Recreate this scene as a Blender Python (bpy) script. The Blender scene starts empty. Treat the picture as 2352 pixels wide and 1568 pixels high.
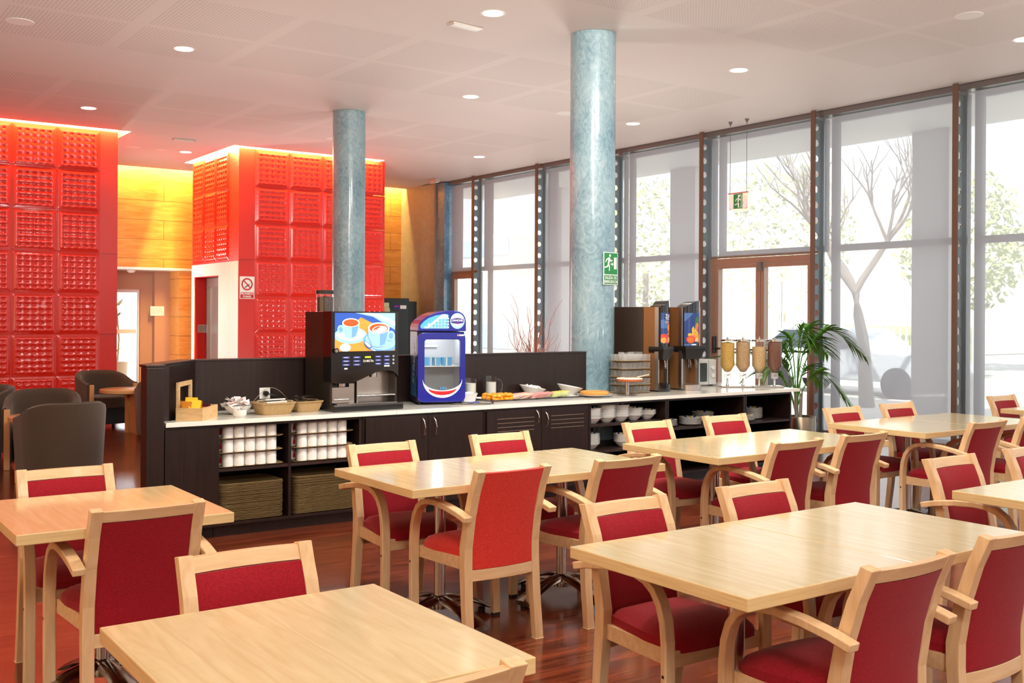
import bpy, bmesh, math, random
from mathutils import Vector, Matrix
random.seed(7)
PI = math.pi
sc = bpy.context.scene
COL = sc.collection

# ---------------------------------------------------------------- camera
f_px, yaw, roll = 2416.0, math.radians(54.84), math.radians(0.304)
F = Vector((math.cos(yaw), math.sin(yaw), 0))
Rr = Vector((math.sin(yaw), -math.cos(yaw), 0))
U = Vector((0, 0, 1))
Xr = Rr * math.cos(roll) + U * math.sin(roll)
Ur = -Rr * math.sin(roll) + U * math.cos(roll)
cd = bpy.data.cameras.new('camera')
cam = bpy.data.objects.new('camera', cd)
COL.objects.link(cam)
cd.sensor_width = 36
cd.lens = 36 * f_px / 2352
cd.shift_y = -(784 - 721.3) / 2352
cd.clip_start = 0.05
cd.clip_end = 300
m = Matrix.Identity(4)
for i in range(3):
    m[i][0] = Xr[i]; m[i][1] = Ur[i]; m[i][2] = -F[i]
m[2][3] = 1.525
cam.matrix_world = m
sc.camera = cam

# ---------------------------------------------------------------- world, exposure
sc.view_settings.view_transform = 'Standard'
sc.view_settings.look = 'None'
sc.view_settings.gamma = 1
sc.view_settings.use_curve_mapping = False
sc.view_settings.exposure = 0.0
w = bpy.data.worlds.new('sky')
sc.world = w
w.use_nodes = True
bg = w.node_tree.nodes['Background']
bg.inputs[0].default_value = (0.86, 0.93, 1.0, 1)
bg.inputs[1].default_value = 4.2
cy = sc.cycles
cy.use_denoising = True
cy.max_bounces = 7
cy.diffuse_bounces = 4
cy.glossy_bounces = 3
cy.transmission_bounces = 3
cy.transparent_max_bounces = 24
cy.caustics_reflective = False
cy.caustics_refractive = False
cy.sample_clamp_indirect = 4.0
cy.use_adaptive_sampling = True
cy.adaptive_threshold = 0.02

def lin(c):
    return tuple((x / 12.92 if x <= 0.04045 else ((x + 0.055) / 1.055) ** 2.4) for x in (v / 255 for v in c))

def light(name, kind, loc, energy, color=(1, 1, 1), rot=None, direction=None, size=1, size_y=None, parent=None, spot=None, blend=0.5):
    d = bpy.data.lights.new(name, kind)
    d.energy = energy
    d.color = color
    if kind == 'AREA':
        d.shape = 'RECTANGLE'; d.size = size; d.size_y = size_y or size
    elif kind == 'SUN':
        d.angle = 0.02
    else:
        d.shadow_soft_size = size
    if kind == 'SPOT':
        d.spot_size = spot; d.spot_blend = blend
    o = bpy.data.objects.new(name, d)
    COL.objects.link(o)
    if direction is not None:
        o.rotation_euler = Vector(direction).to_track_quat('-Z', 'Y').to_euler()
    o.location = loc
    if parent: o.parent = parent
    return o

CZ = 4.18          # ceiling height
light('sun', 'SUN', (0, 0, 20), 15.0, (1, .96, .9), direction=(0.75, 0.25, -0.9))
# added fill lamps: a wide one behind the camera, a warm one lounge side
light('rear_fill', 'AREA', (3.0, -4.3, 2.3), 60, (1, .94, .86), direction=(0.05, 1, -0.02), size=13, size_y=3.2)
light('lounge_warm_fill', 'AREA', (-4.7, 4.5, 2.2), 150, (1, .72, .42), direction=(1, 0.05, -0.02), size=9, size_y=3.0)
for bx_, by_, bz_, be_ in ((-2.0, 2.5, 1.2, 95), (-2.2, 8.5, 1.2, 60), (1.0, -1.8, 1.2, 100), (5.0, -1.6, 1.2, 110), (9.3, -.4, 1.2, 260), (3.9, 9.4, .3, 55), (8.0, 9.6, .3, 75), (6.9, 14.0, .3, 42), (9.6, 14.6, .3, 45)):
    light('bounce_fill', 'AREA', (bx_, by_, bz_), be_, (1, .94, .88), direction=(0.03, .03, 1), size=.5)  # added upward fill, hidden from view, to brighten the ceiling
light('mid_fill', 'AREA', (3.2, 3.9, 4.08), 210, (1, .96, .91), direction=(.35, .9, -.7), size=.9)  # added fill lamp above the view, for tables and counter
light('counter_fill', 'AREA', (5.3, 4.7, 4.08), 150, (1, .97, .93), direction=(-.1, .62, -.75), size=.9)  # added fill lamp above the view, aimed at the counter
light('high_fill', 'AREA', (.3, -.8, 3.9), 120, (1, .95, .89), direction=(.5, .85, -.42), size=1.0)  # added fill lamp, high behind the camera
light('lobby_daylight', 'AREA', (4.5, 18.9, 1.3), 90, (1, .97, .9), direction=(1, -0.45, 0.0), size=0.5, size_y=2.3)

# ---------------------------------------------------------------- materials
MATS = {}
def newmat(name):
    m_ = bpy.data.materials.new(name); m_.use_nodes = True
    MATS[name] = m_
    return m_, m_.node_tree.nodes, m_.node_tree.links, m_.node_tree.nodes['Principled BSDF']

def mat(name, c, rough=0.5, metal=0.0, emit=None, es=0, coat=0, spec=0.5, bump=None, noise=None, sheen=0, alpha=1):
    m_, n, l, p = newmat(name)
    c = lin(c)
    p.inputs['Base Color'].default_value = (*c, 1)
    p.inputs['Roughness'].default_value = rough
    p.inputs['Metallic'].default_value = metal
    p.inputs['Coat Weight'].default_value = coat
    p.inputs['Coat Roughness'].default_value = 0.08
    p.inputs['Specular IOR Level'].default_value = spec
    p.inputs['Sheen Weight'].default_value = sheen
    p.inputs['Alpha'].default_value = alpha
    if emit:
        p.inputs['Emission Color'].default_value = (*lin(emit), 1)
        p.inputs['Emission Strength'].default_value = es
    if noise:                                   # (scale, amount)
        t = n.new('ShaderNodeTexCoord'); nz = n.new('ShaderNodeTexNoise'); mx = n.new('ShaderNodeMixRGB')
        nz.inputs['Scale'].default_value = noise[0]; nz.inputs['Detail'].default_value = 4
        l.new(t.outputs['Object'], nz.inputs['Vector'])
        mx.inputs[1].default_value = (*[x * (1 - noise[1]) for x in c], 1)
        mx.inputs[2].default_value = (*[min(1, x * (1 + noise[1])) for x in c], 1)
        l.new(nz.outputs['Fac'], mx.inputs[0]); l.new(mx.outputs[0], p.inputs['Base Color'])
    if bump:                                    # (scale, strength)
        t = n.new('ShaderNodeTexCoord'); nz = n.new('ShaderNodeTexNoise'); b = n.new('ShaderNodeBump')
        nz.inputs['Scale'].default_value = bump[0]
        l.new(t.outputs['Object'], nz.inputs['Vector'])
        b.inputs['Strength'].default_value = bump[1]; b.inputs['Distance'].default_value = 0.004
        l.new(nz.outputs['Fac'], b.inputs['Height']); l.new(b.outputs[0], p.inputs['Normal'])
    return m_

def wood(name, c1, c2, scale=(1, 1, 1), rough=0.35, coat=0.0, nscale=6.0, dist=0.6, seam=None, lo=.3, hi=.72, cr=.08, spec=.5):
    m_, n, l, p = newmat(name)
    t = n.new('ShaderNodeTexCoord'); mp = n.new('ShaderNodeMapping'); nz = n.new('ShaderNodeTexNoise'); r = n.new('ShaderNodeValToRGB')
    mp.inputs['Scale'].default_value = scale
    nz.inputs['Scale'].default_value = nscale; nz.inputs['Detail'].default_value = 6; nz.inputs['Distortion'].default_value = dist
    l.new(t.outputs['Object'], mp.inputs[0]); l.new(mp.outputs[0], nz.inputs['Vector']); l.new(nz.outputs['Fac'], r.inputs[0])
    r.color_ramp.elements[0].position = lo; r.color_ramp.elements[0].color = (*lin(c1), 1)
    r.color_ramp.elements[1].position = hi; r.color_ramp.elements[1].color = (*lin(c2), 1)
    out = r.outputs[0]
    if seam:                                    # (axes, width, height, amount): boards from a brick texture
        ax, bw, bh, am = seam
        sp = n.new('ShaderNodeSeparateXYZ'); cb = n.new('ShaderNodeCombineXYZ'); br = n.new('ShaderNodeTexBrick'); mx = n.new('ShaderNodeMixRGB')
        l.new(t.outputs['Object'], sp.inputs[0])
        l.new(sp.outputs[ax[0]], cb.inputs[0]); l.new(sp.outputs[ax[1]], cb.inputs[1])
        l.new(cb.outputs[0], br.inputs['Vector'])
        br.inputs['Scale'].default_value = 1; br.inputs['Brick Width'].default_value = bw; br.inputs['Row Height'].default_value = bh
        br.inputs['Mortar Size'].default_value = 0.005 if bh > .3 else .0012; br.inputs['Mortar Smooth'].default_value = 0.1
        br.inputs['Color1'].default_value = (1, 1, 1, 1); br.inputs['Color2'].default_value = (1 - am, 1 - am, 1 - am, 1)
        br.inputs['Mortar'].default_value = (.35, .3, .28, 1) if am > .1 or bh > .3 else (.9, .88, .84, 1)
        mx.blend_type = 'MULTIPLY'; mx.inputs[0].default_value = 1
        l.new(out, mx.inputs[1]); l.new(br.outputs['Color'], mx.inputs[2]); out = mx.outputs[0]
    l.new(out, p.inputs['Base Color'])
    p.inputs['Roughness'].default_value = rough
    p.inputs['Coat Weight'].default_value = coat; p.inputs['Coat Roughness'].default_value = cr
    p.inputs['Specular IOR Level'].default_value = spec
    return m_

def see_through(name, c, trans, rough=0.05, gloss=0.1, translucent=0.0, body=None):
    """thin sheet: transparent + gloss + diffuse/translucent cloth"""
    m_, n, l, p = newmat(name)
    out = n['Material Output']
    tr = n.new('ShaderNodeBsdfTransparent'); mx = n.new('ShaderNodeMixShader')
    tr.inputs[0].default_value = (*lin(c), 1) if translucent == 0 else (1, 1, 1, 1)
    mx.inputs[0].default_value = trans
    if translucent:
        df = n.new('ShaderNodeBsdfDiffuse'); tl = n.new('ShaderNodeBsdfTranslucent'); m2 = n.new('ShaderNodeMixShader')
        df.inputs[0].default_value = (*lin(c), 1); tl.inputs[0].default_value = (*lin(c), 1)
        m2.inputs[0].default_value = translucent
        l.new(df.outputs[0], m2.inputs[1]); l.new(tl.outputs[0], m2.inputs[2])
        l.new(m2.outputs[0], mx.inputs[1])
    else:
        g = n.new('ShaderNodeBsdfGlossy'); g.inputs[1].default_value = rough
        fr = n.new('ShaderNodeLayerWeight'); pw = n.new('ShaderNodeMath'); pw.operation = 'POWER'; pw.inputs[1].default_value = 3.5; l.new(fr.outputs['Facing'], pw.inputs[0])
        ad = n.new('ShaderNodeMath'); ad.operation = 'MULTIPLY_ADD'; ad.inputs[1].default_value = -0.55; ad.inputs[2].default_value = trans
        l.new(pw.outputs[0], ad.inputs[0]); l.new(ad.outputs[0], mx.inputs[0])
        if body:
            p.inputs['Base Color'].default_value = (*lin(body), 1); p.inputs['Roughness'].default_value = rough; l.new(p.outputs[0], mx.inputs[1])
        else: l.new(g.outputs[0], mx.inputs[1])
    l.new(tr.outputs[0], mx.inputs[2]); l.new(mx.outputs[0], out.inputs[0])
    return m_

def emis(name, c, s):
    m_, n, l, p = newmat(name)
    p.inputs['Base Color'].default_value = (0, 0, 0, 1)
    p.inputs['Emission Color'].default_value = (*lin(c), 1); p.inputs['Emission Strength'].default_value = s
    return m_

FLOOR = wood('cherry_floor', (94, 37, 20), (146, 68, 38), (1.0, 13, 1), 0.2, 0.22, 2.6, 1.0, ((0, 1), 1.2, 0.095, .42), lo=.36, hi=.66)
TABLE = wood('maple_top', (216, 190, 132), (230, 210, 158), (9, 1.0, 9), 0.24, 0.8, 3.0, 1.2, ((1, 0), .75, .125, .035), cr=.11)
EDGE = wood('maple_edge', (214, 184, 128), (232, 206, 154), (1.5, 1.5, 30), 0.35, 0, 4.0, .3)
BEECH = wood('beech', (214, 176, 128), (232, 200, 156), (10, 10, 1.2), 0.38, .12, 4.0, .5)
BEECHH = wood('beech_rail', (214, 176, 128), (232, 200, 156), (1.2, 10, 10), 0.38, .12, 4.0, .5)
def fabric(name, c1, c2, sc1=120, strength=.25, sheen=.35):
    m_, n, l, p = newmat(name)
    t = n.new('ShaderNodeTexCoord'); mp = n.new('ShaderNodeMapping'); nz = n.new('ShaderNodeTexNoise'); r = n.new('ShaderNodeValToRGB'); b = n.new('ShaderNodeBump')
    mp.inputs['Scale'].default_value = (1, 1, 3.2)
    nz.inputs['Scale'].default_value = sc1; nz.inputs['Detail'].default_value = 3
    l.new(t.outputs['Object'], mp.inputs[0]); l.new(mp.outputs[0], nz.inputs['Vector']); l.new(nz.outputs['Fac'], r.inputs[0])
    r.color_ramp.elements[0].position = .3; r.color_ramp.elements[0].color = (*lin(c1), 1)
    r.color_ramp.elements[1].position = .72; r.color_ramp.elements[1].color = (*lin(c2), 1)
    l.new(r.outputs[0], p.inputs['Base Color'])
    b.inputs['Strength'].default_value = strength; b.inputs['Distance'].default_value = .002
    l.new(nz.outputs['Fac'], b.inputs['Height']); l.new(b.outputs[0], p.inputs['Normal'])
    p.inputs['Roughness'].default_value = .85; p.inputs['Sheen Weight'].default_value = sheen; p.inputs['Sheen Roughness'].default_value = .5
    p.inputs['Specular IOR Level'].default_value = .2
    return m_
CRIM = fabric('crimson_fabric', (132, 10, 24), (160, 22, 36), sheen=.12)
CORAL = fabric('coral_fabric', (200, 42, 36), (226, 70, 56), sheen=.15)
BROWNF = fabric('brown_fabric', (62, 48, 38), (80, 63, 50), 160, .2, .25)
CHROME = mat('brushed_chrome', (200, 196, 192), .22, 1)
DCHROME = mat('polished_foot', (168, 162, 152), .18, 1)
STEEL = mat('brushed_steel', (188, 182, 174), .32, 1, bump=(40, .05))
BLACKP = mat('black_plastic', (16, 15, 15), .35)
BLACKG = mat('black_gloss', (12, 12, 13), .12, coat=.4)
RUBBER = mat('dark_rubber', (22, 22, 22), .7)
WENGE = wood('wenge', (21, 9, 6), (39, 21, 15), (14, 14, .7), .38, 0, 4, .3, lo=.35, hi=.7)
WENGEI = wood('wenge_inside', (36, 22, 19), (50, 33, 27), (1, 10, 10), .4, 0, 4, .3)
QUARTZ = mat('white_worktop', (242, 240, 228), .13, coat=.3, noise=(60, .03))
REDP = mat('red_panel', (212, 40, 28), .36, coat=.1, noise=(90, .05))
REDL = mat('red_leather', (216, 40, 26), .19, coat=.3)
GLAREP = mat('daylight_glare_panel', (240, 228, 214), .3)  # daylight glare on the red lift wall, put into the colour
CEIL = None
CONC = mat('concrete', (150, 138, 118), .4, noise=(9, .22), bump=(12, .5))
def marble(name, c1, c2, c3):
    m_, n, l, p = newmat(name)
    t = n.new('ShaderNodeTexCoord'); mp = n.new('ShaderNodeMapping'); nz = n.new('ShaderNodeTexNoise'); r = n.new('ShaderNodeValToRGB'); n2 = n.new('ShaderNodeTexNoise'); ad = n.new('ShaderNodeMath')
    mp.inputs['Scale'].default_value = (1, 1, .6)
    nz.inputs['Scale'].default_value = 11; nz.inputs['Detail'].default_value = 9; nz.inputs['Distortion'].default_value = 3.2; nz.inputs['Roughness'].default_value = .62
    n2.inputs['Scale'].default_value = 2.2; n2.inputs['Detail'].default_value = 3
    ad.operation = 'MULTIPLY_ADD'; ad.inputs[1].default_value = .5
    l.new(t.outputs['Object'], mp.inputs[0]); l.new(mp.outputs[0], nz.inputs['Vector']); l.new(mp.outputs[0], n2.inputs['Vector'])
    l.new(n2.outputs['Fac'], ad.inputs[0]); 
    mu = n.new('ShaderNodeMath'); mu.operation = 'MULTIPLY'; mu.inputs[1].default_value = .5
    l.new(nz.outputs['Fac'], mu.inputs[0]); l.new(mu.outputs[0], ad.inputs[2]); l.new(ad.outputs[0], r.inputs[0])
    e = r.color_ramp.elements
    e[0].position = .36; e[0].color = (*lin(c1), 1); e[1].position = .66; e[1].color = (*lin(c3), 1)
    k = e.new(.5); k.color = (*lin(c2), 1)
    l.new(r.outputs[0], p.inputs['Base Color'])
    p.inputs['Roughness'].default_value = .3; p.inputs['Coat Weight'].default_value = .45; p.inputs['Coat Roughness'].default_value = .06
    return m_
MARBLE = marble('blue_stucco', (92, 124, 138), (128, 158, 168), (166, 188, 192))
BLUEC = marble('blue_corner_stucco', (52, 92, 128), (98, 138, 168), (150, 180, 200))
WALLW = wood('maple_wall', (214, 142, 66), (236, 174, 96), (.8, 8, 5), .35, .25, 3, .8, ((0, 2), 2.4, .36, .08))
MOCHA = mat('mocha_wall', (178, 136, 112), .6)
WHITE = mat('white_paint', (236, 232, 226), .5)
CERAM = mat('white_ceramic', (238, 238, 234), .12, coat=.3)
BRONZE = mat('bronze_frame', (150, 122, 104), .38, .25)
BROWNM = mat('brown_flange', (104, 80, 66), .45, .1)
STEELB = mat('grey_steel_web', (128, 136, 140), .3, .55)
DARKFR = mat('grey_window_frame', (104, 100, 98), .45)
GLASS = see_through('window_glass', (246, 250, 250), .97, .02)
CLEAR = see_through('clear_glass', (250, 252, 252), .94, .04)
TUMB = see_through('tumbler_glass', (252, 252, 252), .94, .06, body=(250, 250, 246))
BLIND = see_through('screen_cloth', (178, 184, 192), .21, translucent=.22)
TRAYM = wood('tray_wood', (150, 122, 78), (184, 156, 106), (1, 12, 12), .4, .1, 4, .3)
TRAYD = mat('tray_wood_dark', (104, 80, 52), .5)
PINE = wood('light_pine', (206, 164, 108), (230, 196, 144), (2, 2, 14), .45, 0, 4, 1.2)
def wicker(name, c1, c2):
    m_, n, l, p = newmat(name)
    t = n.new('ShaderNodeTexCoord'); ch = n.new('ShaderNodeTexWave'); c2n = n.new('ShaderNodeTexWave'); mx = n.new('ShaderNodeMixRGB'); r = n.new('ShaderNodeMath'); b = n.new('ShaderNodeBump')
    ch.bands_direction = 'X'; ch.inputs['Scale'].default_value = 26; c2n.bands_direction = 'Z'; c2n.inputs['Scale'].default_value = 60
    l.new(t.outputs['Object'], ch.inputs[0]); l.new(t.outputs['Object'], c2n.inputs[0])
    r.operation = 'MULTIPLY'; l.new(ch.outputs['Fac'], r.inputs[0]); l.new(c2n.outputs['Fac'], r.inputs[1])
    mx.inputs[1].default_value = (*lin(c1), 1); mx.inputs[2].default_value = (*lin(c2), 1); l.new(r.outputs[0], mx.inputs[0])
    l.new(mx.outputs[0], p.inputs['Base Color']); l.new(r.outputs[0], b.inputs['Height']); b.inputs['Distance'].default_value = .004; l.new(b.outputs[0], p.inputs['Normal'])
    p.inputs['Roughness'].default_value = .6
    return m_
WICK = wicker('wicker', (176, 140, 88), (226, 198, 146))
LEAF = mat('palm_leaf', (88, 142, 50), .4, noise=(20, .3))
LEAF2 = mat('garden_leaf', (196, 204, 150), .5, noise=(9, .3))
BARK = mat('bark', (160, 148, 134), .8, noise=(20, .2))
TWIG = mat('willow_twig', (130, 66, 42), .6)
RED = mat('sign_red', (196, 28, 34), .4)
GREEN = mat('sign_green', (30, 132, 66), .4)
SIGNW = mat('sign_white', (240, 240, 236), .4)
NAVY = mat('fridge_blue', (22, 34, 140), .16, coat=.5)
SKYB = mat('graphic_light_blue', (86, 176, 232), .3, emit=(86, 176, 232), es=.25)
SKYB2 = mat('graphic_pale_blue', (160, 212, 242), .3, emit=(160, 212, 242), es=.3)
DOWNL = emis('lamp_glow', (255, 250, 226), 14)

# ---------------------------------------------------------------- geometry helpers
class MB:
    def __init__(s): s.v = []; s.f = []; s.mi = []; s.M = None
    def add(s, vs, fs, mi=0):
        b = len(s.v)
        if s.M is not None: vs = [tuple(s.M @ Vector(v)) for v in vs]
        s.v += [tuple(v) for v in vs]; s.f += [tuple(i + b for i in f) for f in fs]; s.mi += [mi] * len(fs)
        return s
    def box(s, x0, x1, y0, y1, z0, z1, mi=0):
        vs = [(x0, y0, z0), (x1, y0, z0), (x1, y1, z0), (x0, y1, z0), (x0, y0, z1), (x1, y0, z1), (x1, y1, z1), (x0, y1, z1)]
        return s.add(vs, [(0, 3, 2, 1), (4, 5, 6, 7), (0, 1, 5, 4), (1, 2, 6, 5), (2, 3, 7, 6), (3, 0, 4, 7)], mi)
    def prism(s, poly, z0, z1, mi=0, ax='z'):
        """poly 2-D, extruded; ax z: (x,y), x: (y,z) extruded in x, y: (x,z) extruded in y"""
        n = len(poly)
        def P(p, t):
            return (p[0], p[1], t) if ax == 'z' else ((t, p[0], p[1]) if ax == 'x' else (p[0], t, p[1]))
        vs = [P(p, z0) for p in poly] + [P(p, z1) for p in poly]
        fs = [tuple(range(n))[::-1], tuple(range(n, 2 * n))] + [(i, (i + 1) % n, n + (i + 1) % n, n + i) for i in range(n)]
        return s.add(vs, fs, mi)
    def lathe(s, prof, c=(0, 0, 0), n=24, mi=0, caps=True):
        vs = []; fs = []
        for r, z in prof:
            for i in range(n):
                a = 2 * PI * i / n; vs.append((c[0] + r * math.cos(a), c[1] + r * math.sin(a), c[2] + z))
        for k in range(len(prof) - 1):
            for i in range(n):
                j = (i + 1) % n; fs.append((k * n + i, k * n + j, (k + 1) * n + j, (k + 1) * n + i))
        if caps:
            fs.append(tuple(range(n))[::-1]); b = (len(prof) - 1) * n; fs.append(tuple(range(b, b + n)))
        return s.add(vs, fs, mi)
    def cyl(s, c, r, h, n=20, mi=0, r2=None):
        return s.lathe([(r, 0), (r if r2 is None else r2, h)], c, n, mi)
    def tube(s, pts, r, n=8, mi=0, flat=None, up=(0, 0, 1), closed=False):
        """sweep; r number or list; flat=(w,h) rectangular section with width along the side vector"""
        P = [Vector(p) for p in pts]; N = len(P); vs = []; fs = []
        sec = n
        for i, p in enumerate(P):
            if closed: t = P[(i + 1) % N] - P[i - 1]
            else: t = P[min(i + 1, N - 1)] - P[max(i - 1, 0)]
            t = t.normalized(); upv = Vector(up)
            if abs(t.dot(upv)) > .98: upv = Vector((1, 0, 0)) if abs(t.x) < .9 else Vector((0, 1, 0))
            a = t.cross(upv).normalized(); b = a.cross(t).normalized()
            if flat:
                fl = flat[i] if isinstance(flat, list) else flat
                w_, h_ = fl[0] / 2, fl[1] / 2; sec = 4
                for sx, sy in ((-1, -1), (1, -1), (1, 1), (-1, 1)): vs.append(p + a * w_ * sx + b * h_ * sy)
            else:
                rr = r[i] if isinstance(r, (list, tuple)) else r
                for k in range(n):
                    th = 2 * PI * k / n; vs.append(p + a * rr * math.cos(th) + b * rr * math.sin(th))
        M_ = N if closed else N - 1
        for i in range(M_):
            j = (i + 1) % N
            for k in range(sec):
                q = (k + 1) % sec; fs.append((i * sec + k, i * sec + q, j * sec + q, j * sec + k))
        if not closed:
            fs.append(tuple(range(sec))[::-1]); fs.append(tuple(range((N - 1) * sec, N * sec)))
        return s.add(vs, fs, mi)
    def grid(s, nu, nv, fn, mi=0, flip=False):
        vs = [fn(i / nu, j / nv) for j in range(nv + 1) for i in range(nu + 1)]
        fs = []
        for j in range(nv):
            for i in range(nu):
                a = j * (nu + 1) + i; q = (a, a + 1, a + nu + 2, a + nu + 1); fs.append(q[::-1] if flip else q)
        return s.add(vs, fs, mi)
    def sphere(s, c, r, n=12, mi=0, sc_=(1, 1, 1)):
        prof = []
        vs = []; fs = []; m_ = max(4, n // 2)
        for j in range(1, m_):
            ph = PI * j / m_
            for i in range(n):
                a = 2 * PI * i / n
                vs.append((c[0] + r * sc_[0] * math.sin(ph) * math.cos(a), c[1] + r * sc_[1] * math.sin(ph) * math.sin(a), c[2] - r * sc_[2] * math.cos(ph)))
        b = len(vs); vs += [(c[0], c[1], c[2] - r * sc_[2]), (c[0], c[1], c[2] + r * sc_[2])]
        for j in range(m_ - 2):
            for i in range(n):
                k = (i + 1) % n; fs.append((j * n + i, j * n + k, (j + 1) * n + k, (j + 1) * n + i))
        for i in range(n):
            k = (i + 1) % n; fs.append((b, k, i)); fs.append((b + 1, (m_ - 2) * n + i, (m_ - 2) * n + k))
        return s.add(vs, fs, mi)
    def mesh(s, name, mats, smooth=None):
        me = bpy.data.meshes.new(name); me.from_pydata(s.v, [], s.f)
        if not isinstance(mats, (list, tuple)): mats = [mats]
        for m_ in mats: me.materials.append(m_)
        me.polygons.foreach_set('material_index', s.mi)
        if smooth is not None:
            me.polygons.foreach_set('use_smooth', [True] * len(s.f))
            me.update(); me.set_sharp_from_angle(angle=math.radians(smooth))
        me.update()
        return me
    def build(s, name, mats, parent=None, smooth=None, bevel=None, seg=2, loc=None, rz=None):
        o = bpy.data.objects.new(name, s.mesh(name, mats, smooth)); COL.objects.link(o)
        if parent: o.parent = parent
        if loc: o.location = loc
        if rz is not None: o.rotation_euler.z = rz
        if bevel:
            b = o.modifiers.new('bevel', 'BEVEL'); b.width = bevel; b.segments = seg; b.limit_method = 'ANGLE'; b.angle_limit = math.radians(40); b.harden_normals = False
        return o

def tag(o, label=None, cat=None, group=None, kind=None):
    if label: o['label'] = label
    if cat: o['category'] = cat
    if group: o['group'] = group
    if kind: o['kind'] = kind
    return o
def thing(name, label, cat, loc=(0, 0, 0), rz=0, group=None):
    o = bpy.data.objects.new(name, None); COL.objects.link(o)
    o.location = loc; o.rotation_euler.z = rz; o.empty_display_size = .1
    return tag(o, label, cat, group)
def struct(name):
    o = bpy.data.objects.new(name, None); COL.objects.link(o); return tag(o, kind='structure')
def copy_tree(o, parent=None):
    c = o.copy(); COL.objects.link(c)
    if parent is not None: c.parent = parent
    for ch in list(o.children): copy_tree(ch, c)
    return c
def place(proto, used, loc, rz, label, group=None, cat=None):
    o = proto if not used else copy_tree(proto)
    o.location = loc; o.rotation_euler.z = rz; o['label'] = label
    if group: o['group'] = group
    elif 'group' in o: del o['group']
    return o
def rrect(w_, h_, r, n=5, cx=0, cy_=0):
    pts = []
    for (sx, sy, a0) in ((1, -1, -PI / 2), (1, 1, 0), (-1, 1, PI / 2), (-1, -1, PI)):
        for i in range(n + 1):
            a = a0 + PI / 2 * i / n
            pts.append((cx + sx * (w_ / 2 - r) + r * math.cos(a), cy_ + sy * (h_ / 2 - r) + r * math.sin(a)))
    return pts
def ell(cx, cy_, a, b, n=28, a0=0, a1=2 * PI, rot=0):
    out = []
    full = abs(a1 - a0 - 2 * PI) < 1e-6
    for i in range(n if full else n + 1):
        t = a0 + (a1 - a0) * i / n; x, y = a * math.cos(t), b * math.sin(t)
        out.append((cx + x * math.cos(rot) - y * math.sin(rot), cy_ + x * math.sin(rot) + y * math.cos(rot)))
    return out
_txt = {}
def text2d(string, size, bold=0.0):
    k = (string, bold)
    if k not in _txt:
        cu = bpy.data.curves.new('t', 'FONT'); cu.body = string; cu.size = 1; cu.align_x = 'CENTER'; cu.align_y = 'CENTER'; cu.offset = bold; cu.resolution_u = 3
        o = bpy.data.objects.new('t', cu); COL.objects.link(o)
        dg = bpy.context.evaluated_depsgraph_get(); me = o.evaluated_get(dg).to_mesh()
        _txt[k] = ([tuple(v.co[:2]) for v in me.vertices], [tuple(p.vertices) for p in me.polygons])
        bpy.data.objects.remove(o); bpy.data.curves.remove(cu)
    vs, fs = _txt[k]
    return [(x * size, y * size) for x, y in vs], fs
class Art(MB):
    """flat artwork on a plane: origin o, axes u and v, outward normal n; each layer a hair above the last; bend curves it"""
    def __init__(s, o, u, v, bend=None):
        super().__init__(); s.o = Vector(o); s.u = Vector(u).normalized(); s.vv = Vector(v).normalized(); s.n = s.u.cross(s.vv); s.bend = bend
    def P(s, p, h):
        if s.bend:
            R = s.bend; a = p[0] / R
            return s.o + s.u * ((R + h) * math.sin(a)) + s.vv * p[1] + s.n * ((R + h) * math.cos(a) - R)
        return s.o + s.u * p[0] + s.vv * p[1] + s.n * h
    def poly(s, pts, layer, mi):
        return s.add([s.P(p, .0006 * layer) for p in pts], [tuple(range(len(pts)))], mi)
    def rect(s, x0, x1, y0, y1, layer, mi, nx=1):
        if s.bend: nx = 12
        for i in range(nx):
            a = x0 + (x1 - x0) * i / nx; b = x0 + (x1 - x0) * (i + 1) / nx
            s.poly([(a, y0), (b, y0), (b, y1), (a, y1)], layer, mi)
        return s
    def text(s, string, size, cx, cy_, layer, mi, sx=1, bold=0.0, slant=0, rot=0):
        vs, fs = text2d(string, size, bold)
        c_, s_ = math.cos(rot), math.sin(rot)
        q = [((x * sx + slant * y), y) for x, y in vs]
        return s.add([s.P((cx + x * c_ - y * s_, cy_ + x * s_ + y * c_), .0006 * layer) for x, y in q], fs, mi)
ORD = ['first', 'second', 'third', 'fourth', 'fifth', 'sixth', 'seventh', 'eighth', 'ninth', 'tenth', 'eleventh', 'twelfth', 'thirteenth', 'fourteenth', 'fifteenth', 'sixteenth', 'seventeenth', 'eighteenth', 'nineteenth', 'twentieth', 'twenty-first', 'twenty-second', 'twenty-third', 'twenty-fourth', 'twenty-fifth', 'twenty-sixth', 'twenty-seventh', 'twenty-eighth', 'twenty-ninth', 'thirtieth', 'thirty-first', 'thirty-second', 'thirty-third']

# ---------------------------------------------------------------- shell of the room
o = MB(); o.add([(-5, -4.5, 0), (11.3, -4.5, 0), (11.3, 23, 0), (-5, 23, 0)], [(0, 1, 2, 3)])
tag(o.build('floor', FLOOR), kind='structure')

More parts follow.
